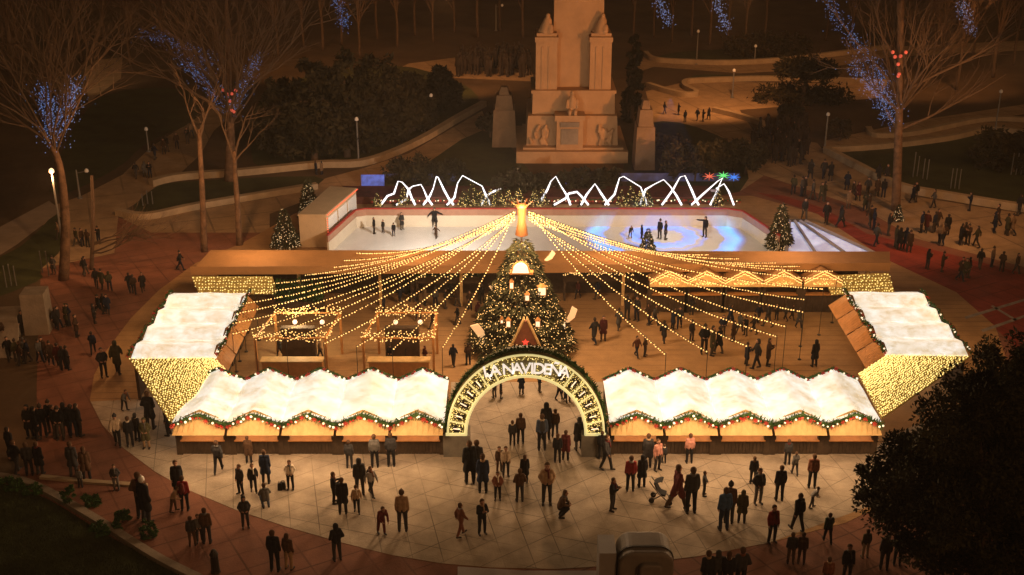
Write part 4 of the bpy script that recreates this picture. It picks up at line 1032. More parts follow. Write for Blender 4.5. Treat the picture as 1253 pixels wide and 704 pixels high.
# ------------------------------------------------------------------ ice rink
ICE = mat('ice', (.62, .60, .57), .22, .06, .8, .08, 5, 0, .5, detail=8)
bl, br, fl, fr_ = P(438, 278), P(903, 278), P(402, 312), P(952, 312)
t = thing('ice_rink', (2.6, 77, 0), 'white ice rink with low white boards and red rail', 'ice rink')
o2 = Vector((2.6, 77, 0)); loc = lambda p: p - o2
MB().prism([(loc(p).x, loc(p).y) for p in (fl, fr_, br, bl)], 0, .05).build('ice_sheet', ICE, t)
BOARD = mat('rink_board', (.62, .55, .44), .5, .05, 1.5)
def board(a, b, h0, h1, m, nm, th=.12):
    a, b = loc(a), loc(b); d = (b - a).normalized(); s = Vector((-d.y, d.x, 0)) * th / 2
    mb = MB(); mb.add([(a - s).xy.to_3d() + Vector((0, 0, h0)), (b - s).xy.to_3d() + Vector((0, 0, h0)), (b + s).xy.to_3d() + Vector((0, 0, h0)), (a + s).xy.to_3d() + Vector((0, 0, h0)),
                       (a - s).xy.to_3d() + Vector((0, 0, h1)), (b - s).xy.to_3d() + Vector((0, 0, h1)), (b + s).xy.to_3d() + Vector((0, 0, h1)), (a + s).xy.to_3d() + Vector((0, 0, h1))],
                      [(3, 2, 1, 0), (4, 5, 6, 7), (0, 1, 5, 4), (1, 2, 6, 5), (2, 3, 7, 6), (3, 0, 4, 7)]); mb.build(nm, m, t)
PINK = mat('pink_glass_band', (.36, .20, .14), .3, .12, 3)
fence = smooth_loop([fl, fl.lerp(bl, .9), bl + Vector((.5, 0, 0)) , br - Vector((.7, 0, 0)), br + Vector((.1, -.6, 0)), fr_], 5, False)
for a, b in zip(fence, fence[1:]):
    pass
pts = [fl, bl + (fl - bl) * .06, bl + Vector((.6, 0, 0)), br - Vector((.8, 0, 0)), br + (fr_ - br) * .1, fr_]
for a, b in zip(pts, pts[1:]):
    board(a, b, .05, .85, BOARD, 'board'); board(a, b, .853, 1.3, PINK, 'glass_band', .08); board(a, b, 1.303, 1.38, REDM, 'rail', .16)
# rental hut
t = thing('rental_hut', (-12.2, 77.5, 0), 'tan box hut with white shuttered side and red light edge facing the rink', 'hut')
q = [P(368,303), P(401,303), Vector((-10.75, 80.6, 0)), Vector((-12.6, 81.0, 0))]; q = [p - Vector((-12.2, 77.5, 0)) for p in q]
HUTM = mat('beige_hut', (.52, .36, .21), .7, .1, 1)
MB().prism([(p.x, p.y) for p in q], 0, 2.2).build('wall', HUTM, t)
qq = [p * 1.03 for p in q]; MB().prism([(p.x, p.y) for p in qq], 2.203, 2.3).build('roof', HUTM, t)
d = (q[2] - q[1]); nrm = Vector((d.y, -d.x, 0)).normalized()
for k in range(3):
    a, b = q[1] + d * (.05 + .32 * k), q[1] + d * (.05 + .32 * k + .28); MB().slab([a + nrm * .05, b + nrm * .05, b + nrm * .05 + Vector((0, 0, 1.95)), a + nrm * .05 + Vector((0, 0, 1.95))], .04).build('white_shutter', WHITE, t)
mb = MB()
for k in range(34):
    p = q[1] + d * (k / 33); mb.tet((p.x + nrm.x * .12, p.y + nrm.y * .12, 2.25), .045)
for k in range(14): mb.tet((q[1].x + nrm.x * .1, q[1].y + nrm.y * .1 - .04, 2.2 * k / 14), .045)
tag(mb.build('red_light_chain', BULB_R, t), kind='stuff')
# mountain outlines in white light tube
t = None
MY = 83.5
NEON = emis('white_light_tube', (.92, .95, 1), 1.5, True, (.9, .9, .95))
MTN = [[(466,251),(474,240),(482,237),(487,222),(492,223),(500,232),(504,243),(508,251)], [(485,251),(497,244),(500,232),(505,228),(510,227),(515,226),(518,231),(523,243),(529,251)], [(518,251),(526,240),(530,231),(534,216),(536,217),(543,232),(549,243),(555,251)],
       [(547,251),(556,242),(560,224),(566,215),(577,221),(590,228),(594,238),(600,251)], [(589,251),(596,239),(605,234),(613,231)],
       [(660,249),(670,232),(674,222),(680,216),(686,227),(694,240),(698,251)], [(678,251),(692,243),(696,237),(706,235),(712,241),(720,251)], [(711,251),(718,238),(728,225),(735,236),(745,251)], [(740,251),(752,238),(758,218),(763,216),(784,229),(788,240),(792,251)],
       [(783,251),(790,232),(800,226),(812,220),(820,228),(828,240),(834,251)], [(810,251),(823,233),(832,217),(838,215),(846,232),(852,246),(855,251)], [(846,251),(860,238),(878,222),(884,218),(881,225),(876,238),(869,251)], [(876,231),(886,225),(892,235),(898,251)]]
for i, pl in enumerate(MTN):
    pts = [PY(u, y, MY + .12 * (i % 3)) for u, y in pl]; c = Vector((pts[0].x, pts[0].y, 0))
    t = thing('mountain_light', c, ('white light tube shaped as a mountain peak, ' + ['nearest the rental hut','second from the rental hut','third from the rental hut, sharp and narrow','fourth from the rental hut, broad shouldered','the open stroke beside the mast','first past the mast, sharp','low flat peak past the mast','small sharp peak past the first snowy board','broad shouldered peak above the couple of skaters','round shouldered peak left of two steep ones','steep flat topped peak','peak crossing under the green star','last small one by the red star light'][i]).replace(' left of', ' beside'), 'light sculpture', 'white mountain outlines behind the rink')
    rad = [.075 if q[1] > 231 else .035 for q in pl]
    MB().tube([p - c for p in pts], rad, 6).build('light_tube', NEON, t)
    mb = MB(); mb.tube([(p.x - c.x, p.y - c.y + .12, max(.02, p.z - .1)) for p in pts], .02, 4); mb.build('support_rod', DARKM, t)
    MB().box((0, .1, .06), (.3, .3, .12)).build('foot', DARKM, t)
# stage strip with red cloth behind the rink
tag(MB().box((1.0, 85.3, .28), (27, 2.6, .56)).build('rink_stage', mat('stage_cloth', (.10, .03, .02), .9, .4, 3)), 'low dark red stage strip carrying the mountain outlines', 'stage')
def panel(x0, x1, y0, y1, Y, lab, col):
    a, b = PY(x0, y1, Y), PY(x1, y0, Y); t = thing('projection_board', ((a.x + b.x) / 2, Y, 0), lab, 'board', None)
    w, h = abs(b.x - a.x), abs(b.z - a.z); zc = (a.z + b.z) / 2
    MB().box((0, 0, zc), (w, .08, h)).build('screen', col, t); mb = MB()
    for s in (-1, 1): mb.box((s * w * .45, .1, zc / 2), (.08, .08, zc + .05))
    mb.build('support_frame', DARKM, t)
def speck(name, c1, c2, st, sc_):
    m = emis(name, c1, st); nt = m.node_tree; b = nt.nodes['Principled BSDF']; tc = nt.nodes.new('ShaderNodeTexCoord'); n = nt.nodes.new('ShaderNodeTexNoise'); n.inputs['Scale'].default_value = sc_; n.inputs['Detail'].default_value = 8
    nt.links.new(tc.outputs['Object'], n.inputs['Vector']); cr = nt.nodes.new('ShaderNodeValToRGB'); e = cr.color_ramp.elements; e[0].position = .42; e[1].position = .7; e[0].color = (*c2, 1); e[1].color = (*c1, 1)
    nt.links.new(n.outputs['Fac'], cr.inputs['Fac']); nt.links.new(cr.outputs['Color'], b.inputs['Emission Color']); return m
SNOWY = speck('snowy_projection', (.42, .36, .40), (.09, .08, .10), .55, 5); BLUEP = speck('blue_projection', (.12, .2, .8), (.01, .012, .09), .5, 3); DARKB = speck('night_projection', (.05, .06, .16), (.006, .006, .012), .4, 2)
panel(700, 745, 231, 250, 86.9, 'grey snowy screen under the blue star lights', SNOWY); panel(842, 880, 232, 250, 86.9, 'grey snowy screen beneath the green star', SNOWY)
panel(443, 470, 214, 240, 87.6, 'blue glowing screen beside the rental hut', BLUEP); panel(690, 722, 214, 234, 88.0, 'blue glowing screen with star lights past the mast', BLUEP)
panel(470, 560, 213, 248, 89.5, 'dark backdrop screen behind the mountain outlines near the hut', DARKB); panel(745, 905, 212, 250, 89.5, 'dark backdrop screen behind the mountain outlines past the mast', DARKB)
def star_light(u, y, Y, m, lab):
    p = PY(u, y, Y); t = thing('star_light', (p.x, p.y, 0), lab, 'star light')
    for k in range(8):
        w = 6.283 * k / 8; MB().tube([(0, 0, p.z), (.5 * math.cos(w), 0, p.z + .32 * math.sin(w))], [.05, .012], 5).build('ray', m, t)
    MB().tube([(0, .05, 0), (0, .05, p.z)], .03, 5).build('pole', DARKM, t)
star_light(885, 215, 87.5, emis('green_light', (.15, .9, .25), .8), 'green star light on a pole over the last peak'); star_light(898, 217, 87.6, emis('blue_light', (.05, .25, 1), .8), 'blue star light beside the green star'); star_light(868, 216, 87.7, emis('red_light', (.9, .2, .12), .5), 'red star light beside the green star')
# snow slide
t = thing('snow_slide', P(1010, 300), 'blue white sledging slide with long lanes beyond the rink corner', 'slide'); c = P(1010, 300)
A, B, C_, D_ = P(966, 272, 1.2) - c, P(985, 272, 1.2) - c, P(1072, 312, .25) - c, P(962, 312, .25) - c
SNOW = speck('emissive_snow_lane', (.62, .72, 1), (.12, .17, .36), .5, 1.3)  # lanes emit; the slide's bluish light is put into the snow material
for k in range(3):
    a0, a1 = k / 3 + .012, (k + 1) / 3 - .012
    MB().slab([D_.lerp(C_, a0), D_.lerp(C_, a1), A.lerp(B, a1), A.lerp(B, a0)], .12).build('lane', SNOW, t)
for k in range(4):
    a = k / 3; MB().tube([D_.lerp(C_, a) + Vector((0, 0, .08)), A.lerp(B, a) + Vector((0, 0, .08))], .11, 6).build('lane_divider', mat('divider_grey', (.3, .28, .3), .7, .2, 3), t)
MB().box(tuple((A + B) / 2 + Vector((0, .5, -.65))), (1.6, .9, 1.1)).build('start_platform', WOOD_D, t)

# ------------------------------------------------------------------ small lit fir trees
def fir(u, y, h, lab, nl, group=None, seed=0, z0=0.0, wf=.30, n=2600, bm=None):
    g = P(u, y, z0); lo, hi = .2, 9
    for _ in range(24):
        m = (lo + hi) / 2
        if Q((g.x, g.y, z0 + m))[1] > y - h: lo = m
        else: hi = m
    H_ = lo; Rb = H_ * wf; t = thing('fir_tree', (g.x, g.y, z0), lab, 'fir tree', group); r = random.Random(seed); mb = MB(); lb = MB()
    MB().tube([(0, 0, 0), (0, 0, H_ * .95)], [H_ * .03, .01], 7).build('trunk', BARK, t)
    for i in range(n):
        z = H_ * (.08 + .9 * (1 - math.sqrt(r.random()))); a = r.random() * 6.283; q = Rb * (1.02 - z / H_) * (.5 + .55 * math.sqrt(r.random())) * (1 + .12 * math.sin(z / H_ * 30))
        cc = Vector((q * math.cos(a), q * math.sin(a), z)); out = Vector((math.cos(a), math.sin(a), -.3 + r.uniform(-.4, .4))).normalized(); s_ = out.cross(Vector((r.gauss(0, 1), r.gauss(0, 1), r.gauss(0, 1)))).normalized() * H_ * .014; l = H_ * r.uniform(.04, .09)
        mb.add([cc - s_, cc + s_, cc + out * l + s_ * .2, cc + out * l - s_ * .2], [(0, 1, 2, 3)])
    mb.build('needles', LEAF_F, t)
    for i in range(nl):
        z = H_ * (.06 + .92 * (1 - math.sqrt(r.random()))); a = -math.pi * r.random(); q = Rb * (1.06 - z / H_) * r.uniform(1, 1.1); lb.tet((q * math.cos(a), q * math.sin(a), z), r.uniform(.016, .032))
    if nl: tag(lb.build('fairy_lights', bm or BULB_F, t), kind='stuff')
fir(350, 303, 50, 'fir tree dotted with lights standing in front of the rental hut', 150, seed=1, wf=.33); fir(379, 268, 52, 'taller slim lit fir tree behind the rental hut', 150, seed=2, wf=.24)
fir(953, 307, 60, 'lit fir tree between rink corner and snow slide', 190, seed=3, wf=.26); fir(792, 309, 31, 'small lit fir tree at the rim of the blue rings', 60, seed=4, wf=.3)
fir(1098, 271, 22, 'little lit fir tree among the crowd near the curved wall', 45, seed=5, wf=.3); fir(462, 253, 18, 'small lit fir tree at the hut end of the stage', 26, seed=6, z0=.56, n=900, bm=BULB_N); fir(494, 252, 24, 'small lit fir tree under the second mountain peak', 40, seed=7, z0=.56, n=900, bm=BULB_N)
for i, (u, h) in enumerate([(568, 22), (578, 30), (588, 24), (600, 22), (610, 25), (622, 22), (634, 24), (655, 24), (664, 22), (760, 20), (772, 26), (783, 20), (792, 22), (878, 22)]):
    fir(u, 252, h, 'pale frosted fir tree lit in yellow on the stage', 34, 'frosted firs on the stage', 30 + i, .56, .34, 900, BULB_N)
for i, (u0, u1) in enumerate([(455, 560), (560, 660), (660, 760), (760, 905)]):
    a, b = PY(u0, 252, 84.0), PY(u1, 252, 84.0); garland((0, 0, 0), 0, [(a.x, 83.95, .3), ((a.x + b.x) / 2, 83.95, .34), (b.x, 83.95, .3)], f'dense bulb garland along the stage edge, {ORD[i]} length counted from the hut', 'stage edge garlands', 80 + i, .14, 46)

# ------------------------------------------------------------------ monument
t = thing('stone_monument', (4.85, 97.5, 0), 'tall amber lit stone monument with obelisk, twin pylons and seated statue', 'monument')
MS = mat('monument_stone', (.42, .25, .125), .85, .14, .7, .35, 5); W_ = lambda u, Y=97.5: PY(u, 150, Y).x - 4.85
def zt(y, Y): return PY(626, y, Y).z
def blk(nm, u0, u1, ytop, Y, dep, z0=0.0, taper=1.0, par=None, m=None):
    x0, x1 = W_(u0, Y), W_(u1, Y); z1 = zt(ytop, Y); return MB().box(((x0 + x1) / 2, Y - 97.5 + dep / 2, (z0 + z1) / 2), (x1 - x0, dep, z1 - z0), 0, taper).build(nm, m or MS, par or t)
blk('step', 632, 770, 186, 94.2, 8.0); blk('step', 640, 764, 181, 94.8, 7.4, zt(186, 94.8) - .3)
zb = zt(184, 95.3); blk('base_block', 644, 757, 146, 95.5, 6.0, zb, .97); blk('base_cornice', 646, 755, 142, 95.6, 5.9, zt(146, 95.6) - .02)
blk('middle_block', 651, 752, 114, 96.2, 4.8, zt(144, 96.2), .985); blk('middle_cornice', 650, 753, 111, 96.15, 4.9, zt(114, 96.2) - .04)
for u0, u1 in ((655, 681), (720, 746)):
    z0 = zt(113, 96.5)
    pl = blk('pylon', u0, u1, 52, 96.5, 2.4, z0, .985)
    for k in (.3, .62):
        ug = u0 + (u1 - u0) * k; MB().box((W_(ug, 96.5), -1.02, (z0 + zt(56, 96.5)) / 2), (.14, .06, zt(56, 96.5) - z0 - .2)).build('pilaster_rib', MS, pl)
    blk('pylon_cornice', u0 - 1, u1 + 1, 46, 96.35, 2.7, zt(52, 96.35), 1, pl); blk('pylon_cap', u0 + 1, u1 - 1, 41, 96.6, 2.0, zt(46.5, 96.6), 1, pl)
    um = (u0 + u1) / 2; zc = zt(41.5, 97); xm = W_(um, 97)
    mb = MB(); caps(mb, (xm - .1, -.5, zc + .2), (xm + .05, -.45, zc + 1.0), .5, .36); caps(mb, (xm + .25, -.8, zc + .25), (xm + .3, -.75, zc + .6), .28, .22); caps(mb, (xm + .05, -.45, zc + 1.0), (xm + .08, -.5, zc + 1.45), .16, .19); caps(mb, (xm - .45, -.4, zc + .1), (xm - .15, -.45, zc + .9), .3, .2)
    me = remesh(mb, 'seated_figure', [MS], .07, 2); o = bpy.data.objects.new('seated_figure', me); COL.objects.link(o); o.parent = pl
zO = zt(112, 97.2); ob = MB(); x0, x1 = W_(675, 97.2), W_(737, 97.2); xm = (x0 + x1) / 2
ob.box((xm, 1.4, zO + 8.5), (x1 - x0, 3.0, 17), 0, .88); ob.build('obelisk', MS, t); MB().lathe([(1.9, 0), (.02, 2.6)], (xm, 1.4, zO + 17), 4).build('obelisk_tip', MS, t)
pd = blk('pedestal', 681, 714, 148, 94.7, 1.2, zt(186, 94.7), .98); blk('pedestal_cap', 679, 716, 142, 94.55, 1.5, zt(148, 94.6) - .02, 1, pd); blk('inscription_plaque', 687, 708, 158, 94.62, .1, zt(177, 94.62), 1, pd, STONE_D); blk('plaque_band', 686, 709, 150, 94.6, .1, zt(156, 94.6), 1, pd, STONE_D)
zs = zt(142.5, 95.2); xs = W_(700, 95.2); mb = MB(); y0 = -2.1
caps(mb, (xs, y0, zs + .35), (xs, y0 + .1, zs + 1.3), .42, .34); caps(mb, (xs - .2, y0 - .15, zs + .5), (xs - .22, y0 - .6, zs + .45), .2, .16); caps(mb, (xs + .2, y0 - .15, zs + .5), (xs + .22, y0 - .6, zs + .45), .2, .16)
caps(mb, (xs - .22, y0 - .6, zs + .45), (xs - .22, y0 - .62, zs + .05), .15, .12); caps(mb, (xs + .22, y0 - .6, zs + .45), (xs + .22, y0 - .62, zs + .05), .15, .12); caps(mb, (xs, y0 + .08, zs + 1.45), (xs, y0 + .02, zs + 1.85), .12, .19); caps(mb, (xs - .38, y0, zs + 1.2), (xs - .45, y0 - .3, zs + .75), .13, .1); caps(mb, (xs + .38, y0, zs + 1.2), (xs + .4, y0 - .3, zs + .75), .13, .1)
me = remesh(mb, 'seated_statue', [MS], .05, 2); o = bpy.data.objects.new('seated_statue', me); COL.objects.link(o); o.parent = pd
def relief(u, y, n, seed, nm='relief'):
    r = random.Random(seed); mb = MB(); 
    for i in range(n):
        a = PY(u + r.uniform(-11, 11), y + r.uniform(-8, 10), 95.4) - Vector((4.85, 97.5, 0)); b = a + Vector((r.uniform(-.3, .3), 0, r.uniform(.2, .55))); caps(mb, a, b, r.uniform(.1, .2), r.uniform(.08, .15), 8)
    me = remesh(mb, nm, [MS], .06, 1); o = bpy.data.objects.new(nm, me); COL.objects.link(o); o.parent = t
relief(737, 167, 14, 2); relief(661, 167, 12, 3)
for nm, u0, u1, yb, yt, lab in (('w', 602, 632, 180, 106, 'tapered stone pier on the lawn side of the monument'), ('e', 776, 801, 208, 122, 'tapered stone pier on the shrub side of the monument')):
    g = P((u0 + u1) / 2, yb); tt = thing('stone_pier', g, lab, 'pier'); w = abs(P(u1, yb).x - P(u0, yb).x); z = PY((u0 + u1) / 2, yt, g.y + 1).z
    PM = mat('pier_stone', (.22, .14, .08), .9, .25, .8, .5, 5); MB().box((0, 1, z * .32), (w, 2.4, z * .64), 0, .86).build('shaft', PM, tt); MB().box((0, 1, z * .76), (w * .74, 1.8, z * .24), 0, .8).build('shoulder', PM, tt); MB().box((0, 1, z * .94), (w * .42, 1.0, z * .12), 0, .6).build('cap', PM, tt)
# ------------------------------------------------------------------ park trees
def limb_tree(base, trunk_pts, rads, limbs, lab, lit=(), seed=0, barkm=BARK_P, twigs=9, lights=420, lm=None, sub=5, spread=1.0, fan=None):
    """trunk_pts / limbs are world points; limbs: (start_index_fraction, end point, radius)."""
    r = random.Random(seed); base = Vector(base); t = thing('bare_tree', base, lab, 'tree')
    tp = [Vector(p) - base for p in trunk_pts]
    MB().tube(smooth_loop(tp, 4, False), [rads[0] + (rads[1] - rads[0]) * i / (4 * (len(tp) - 1)) for i in range(4 * (len(tp) - 1) + 1)], 10).build('trunk', barkm, t, True)
    mb = MB(); lb = MB()
    def grow(a, d, L, rad, lev):
        n = 4; pts = [a]; dd = d.copy()
        for i in range(n):
            dd = (dd + Vector((r.gauss(0, .13), r.gauss(0, .13), r.gauss(.04, .1)))).normalized(); pts.append(pts[-1] + dd * L / n)
        mb.tube(pts, [rad * (1 - .75 * i / n) for i in range(n + 1)], 5 if lev < 2 else 3, False)
        if lev < 3:
            for i in range([sub, 4, 3][lev]):
                k = r.uniform(.25, 1); j = min(int(k * n), n - 1); p = pts[j].lerp(pts[j + 1], k * n - j)
                nd = (dd + Vector((r.gauss(0, .42), r.gauss(0, .42), r.gauss(.05, .32))) * spread).normalized(); grow(p, nd, L * r.uniform(.4, .62), rad * .45, lev + 1)
        return pts
    tl = smooth_loop(tp, 4, False)
    for i, (f, e, rad) in enumerate(limbs):
        a = tl[min(int(f * (len(tl) - 1)), len(tl) - 1)]; d = Vector(e) - base - a; pts = grow(a, d.normalized(), d.length, rad, 0)
        if i in lit:
            for k in range(lights):
                q = r.uniform(.12, 1) * 4; j = min(int(q), 3); p = pts[j].lerp(pts[j + 1], q - j); w = .15 + .32 * r.random()
                lb.tet(p + Vector((r.gauss(0, w), r.gauss(0, w), r.gauss(0, w))), r.uniform(.016, .036))
    if fan:
        a = tl[int(fan[0] * (len(tl) - 1))]
        for i in range(fan[1]):
            w = r.uniform(0, 6.283); q = fan[2] * math.sqrt(r.uniform(.1, 1)); d = Vector((math.cos(w) * q, math.sin(w) * q, 1)).normalized()
            grow(tl[min(len(tl) - 1, int((fan[0] + r.uniform(-.12, .12)) * (len(tl) - 1)))], d, fan[3] * r.uniform(.75, 1.1), .07, 0)
    mb.build('crown', TWIG, t)
    if lb.v: tag(lb.build('fairy_lights', lm or BULB_B, t), kind='stuff')
    return t
def tr(base_px, top_px, dY=0):
    b = P(*base_px); return b, PY(top_px[0], top_px[1], b.y + dY)
b = P(282, 221); Y = b.y
W = lambda u, y, d=0: PY(u, y, Y + d)
limb_tree(b, [b, W(282, 175), W(281, 120), W(276, -30)], (.5, .1), [(.62, W(214, 78, -1), .14), (.62, W(235, 70, 1), .14), (.6, W(322, 72, -.5), .14), (.62, W(345, 40, 1), .13), (.75, W(190, 10, 2), .13), (.8, W(240, -20, -1), .14), (.85, W(330, -10, 2), .14), (.95, W(270, -40, 0), .14), (.6, W(185, 40, -2), .12), (.66, W(360, 15, -2), .12)],
          'tall bare plane tree with mottled trunk and blue lit branches behind the low wall', (0, 1, 2, 4), 1, fan=(.62, 26, .75, 9.5), lights=300)
b = P(78, 342); Y = b.y
limb_tree(b, [b, W(80, 270), W(72, 200), W(55, 165)], (.34, .16), [(.9, W(34, 110, 0), .13), (.95, W(46, 95, .5), .12), (.9, W(96, 100, 1), .12), (.95, W(5, 60, 1), .12), (.9, W(120, 80, 2), .11), (.95, W(60, 20, 2), .12), (.85, W(-20, 120, 0), .11)],
          'bare tree with dense blue light column above the lamplit path', (0, 2), 2, lights=600, fan=(.9, 20, .75, 8.5))
b = P(1096, 258); Y = b.y
limb_tree(b, [b, W(1099, 180), W(1101, 90), W(1103, -30)], (.34, .2), [(.45, W(1060, 95, 0), .13), (.5, W(1035, 70, 0), .13), (.62, W(990, -5, 1), .12), (.5, W(1180, 60, 1), .12), (.6, W(1240, 10, 0), .13), (.55, W(1150, 20, -1), .12), (.7, W(1060, -10, 2), .12), (.48, W(1220, 90, 2), .11), (.7, W(1120, -30, 1), .12)],
          'very tall bare tree rising from the round lawn wall with a blue lit limb', (0, 1, 2), 3, lights=420, fan=(.62, 16, .95, 9))
rl = random.Random(5); t = thing('red_lantern_bunch', PY(1099, 80, Y - .6), 'bunch of dim red lights tied to the tall bare trunk', 'lights')
for k in range(7): MB().ball((rl.uniform(-.5, .5), rl.uniform(-.2, .2), rl.uniform(-1.0, 1.0)), .13, 8).build('red_globe', emis('dim_red', (1, .2, .14), .16), t, True)
MB().tube([(0, .2, -1.2), (0, .2, 1.2)], .04, 5).build('hanging_wire', DARKM, t)
t = copy_tree(t, PY(282, 125, P(282, 221).y - .9), None, 'bunch of dim red lights tied to the mottled trunk')
for u, yb, yt, lab in ((250, 308, 188, 'short mottled trunk just behind the corner of the long tan roof'), (293, 300, 215, 'pollarded trunk between the mottled trunks and the hut')):
    b = P(u, yb); Y = b.y
    limb_tree(b, [b, W(u - 2, (yb + yt) / 2), W(u - 5, yt), W(u - 6, yt - 30)], (.22, .12), [(.9, W(u - 22, yt - 80, 0), .08), (.95, W(u + 8, yt - 90, 1), .08), (.9, W(u + 20, yt - 60, -1), .07)], lab, (), int(u), twigs=5, sub=3)
# low branch reaching over the brick
b = P(112, 330); Y = b.y
limb_tree(b, [b, W(113, 300), W(114, 255), W(112, 215)], (.14, .09), [(.3, W(176, 296, -1), .07), (.35, W(180, 280, 0), .07), (.4, W(186, 270, 1), .06), (.3, W(160, 305, -2), .06)], 'small bare tree with long low branches reaching over the brick', (), 44, TWIG, sub=6, spread=.7)
# far row of thin bare trees
ft = None; rt = random.Random(9)
def thin_tree(seed):
    b = Vector((0, 0, 0)); return limb_tree(b, [b, (.1, 0, 3), (-.1, .1, 6), (.1, 0, 9)], (.16, .09), [(.45, (1.6, .4, 9), .07), (.5, (-1.7, -.3, 9.5), .07), (.7, (.9, -1, 12), .06), (.75, (-.8, 1, 12.5), .06), (.95, (.2, .3, 13.5), .06)], 'thin bare tree in the far row', (), seed, BARK, sub=4, fan=(.5, 6, .5, 6))
protos = [thin_tree(s) for s in (61, 62, 63)]
spots = [(372,58),(395,62),(418,55),(440,70),(462,48),(486,58),(508,44),(530,52),(556,40),(585,46),(612,38),(640,46),(340,70),(775,52),(800,46),(822,52),(846,44),(868,55),(890,48),(912,56),(935,46),(1010,50),(1040,62),(1130,60),(1150,90),(1170,110),(1190,70),(1215,95),(1240,80),(160,80),(130,60),(100,75),(60,60),(200,60),(20,100)]
for i, (u, y) in enumerate(spots):
    lab = 'thin bare tree in the far row ' + ('behind the dark evergreens' if 320 < u < 650 else 'beyond the monument and far hedge' if 760 < u < 1000 else 'behind the tall tree of the round lawn' if u >= 1000 else 'on the dark hill above the park path')
    o = protos[i] if i < 3 else copy_tree(protos[i % 3]); o.location = P(u, y); o.rotation_euler = (0, 0, rt.uniform(0, 6.28)); s = rt.uniform(.8, 1.15); o.scale = (s, s, s); o['label'] = lab; o['group'] = lab.replace('thin bare tree', 'thin bare trees')
for u, y0, y1, lab in ((424, 0, 34, 'strand of pale blue lights hanging above the dark evergreens'), (818, 0, 30, 'strand of pale blue lights beyond the far hedge'), (890, 5, 38, 'faint blue light strand among the thin trees'), (1190, 8, 40, 'faint blue strand high in the trees beyond the round lawn')):
    p = PY(u, y1, 118); q = PY(u - 14, y0 - 6, 118); t = thing('light_strand', p, lab, 'string lights'); mb = MB(); r = random.Random(u)
    MB().tube([(0, 0, 0), q - p], .02, 4).build('strand_wire', DARKM, t)
    for k in range(200): mb.tet((q - p) * r.random() + Vector((r.gauss(0, .3), r.gauss(0, .3), r.gauss(0, .3))), r.uniform(.025, .05))
    tag(mb.build('fairy_lights', BULB_B, t), kind='stuff')
# leafy dark masses
def leaf_blob(name, base, lobes, lab, cat, n, size, trunk_h=1.0, trunk_r=.25, seed=0, m=LEAF_D, group=None, gap=.0):
    r = random.Random(seed); t = thing(name, base, lab, cat, group); mb = MB()
    tot = sum(a[3] ** 2 for a in lobes)
    subs = []
    for cx, cy, cz, rad, sq in lobes:
        k = max(10, int(n * rad ** 2 / tot)); nc = max(6, int(26 * rad ** .5))
        cl = []
        for _ in range(nc):
            d = Vector((r.gauss(0, 1), r.gauss(0, 1), r.gauss(0, 1))).normalized() * rad * (.45 + .55 * r.random() ** .5); cl.append((Vector((cx, cy, cz)) + Vector((d.x, d.y, d.z * sq)), rad * r.uniform(.18, .36)))
        subs += [c for c, _ in cl]
        for i in range(k):
            c, cr_ = cl[i % nc]; d = Vector((r.gauss(0, 1), r.gauss(0, 1), r.gauss(0, 1))).normalized(); p = c + d * cr_ * (.5 + .6 * r.random())
            if p.z < .05: p.z = .05 + r.random() * .3
            a = (d + Vector((r.gauss(0, .7), r.gauss(0, .7), r.gauss(0, .7)))).normalized(); s = a.cross(Vector((r.gauss(0, 1), r.gauss(0, 1), r.gauss(0, 1)))).normalized(); L = size * r.uniform(.6, 1.4)
            mb.add([p - a * L, p + s * L * .38, p + a * L, p - s * L * .38], [(0, 1, 2, 3)])
    mb.build('crown', m, t); tb = MB(); tb.tube([(0, 0, 0), (.05, 0, trunk_h * .6), (0, 0, trunk_h)], [trunk_r, trunk_r * .8, trunk_r * .5], 9)
    for c in subs[:7]: tb.tube([(0, 0, trunk_h * .8), Vector((0, 0, trunk_h)).lerp(c, .5), c], [trunk_r * .4, trunk_r * .25, .03], 5)
    tb.build('trunk', BARK, t); return t
for i, (u, yb, yt, w, lab) in enumerate([(385, 196, 66, 48, 'dark evergreen at the hill end of the black clump'), (425, 192, 56, 46, 'dark evergreen behind the tall lamp post'), (465, 178, 62, 50, 'largest dark evergreen in the black clump'), (505, 160, 82, 34, 'dark evergreen beside the second lamp post'), (540, 135, 78, 26, 'low dark evergreen nearest the monument'), (345, 190, 90, 36, 'dark evergreen beside the mottled plane tree')]):
    b = P(u, yb); k = abs(P(u + w, yb).x - b.x); zt_ = PY(u, yt, b.y).z
    leaf_blob('evergreen_tree', b, [(0, 0, zt_ * .4, k * .8, zt_ * .35 / k), (-k * .3, -.5, zt_ * .3, k * .6, 1.1), (k * .35, .3, zt_ * .3, k * .6, 1.1), (0, 0, zt_ * .72, k * .48, zt_ * .22 / (k * .48))], lab, 'evergreen', 7000, .3, zt_ * .7, .3, 100 + i)
b = P(773, 150); z1 = PY(773, 34, b.y).z
leaf_blob('cypress', b, [(0, 0, z1 * f, .95 * (1.1 - f * .7), 1.6) for f in (.15, .32, .5, .68, .85)], 'dark slender cypress right behind the monument pylon', 'cypress', 7000, .22, z1 * .8, .18, 120)
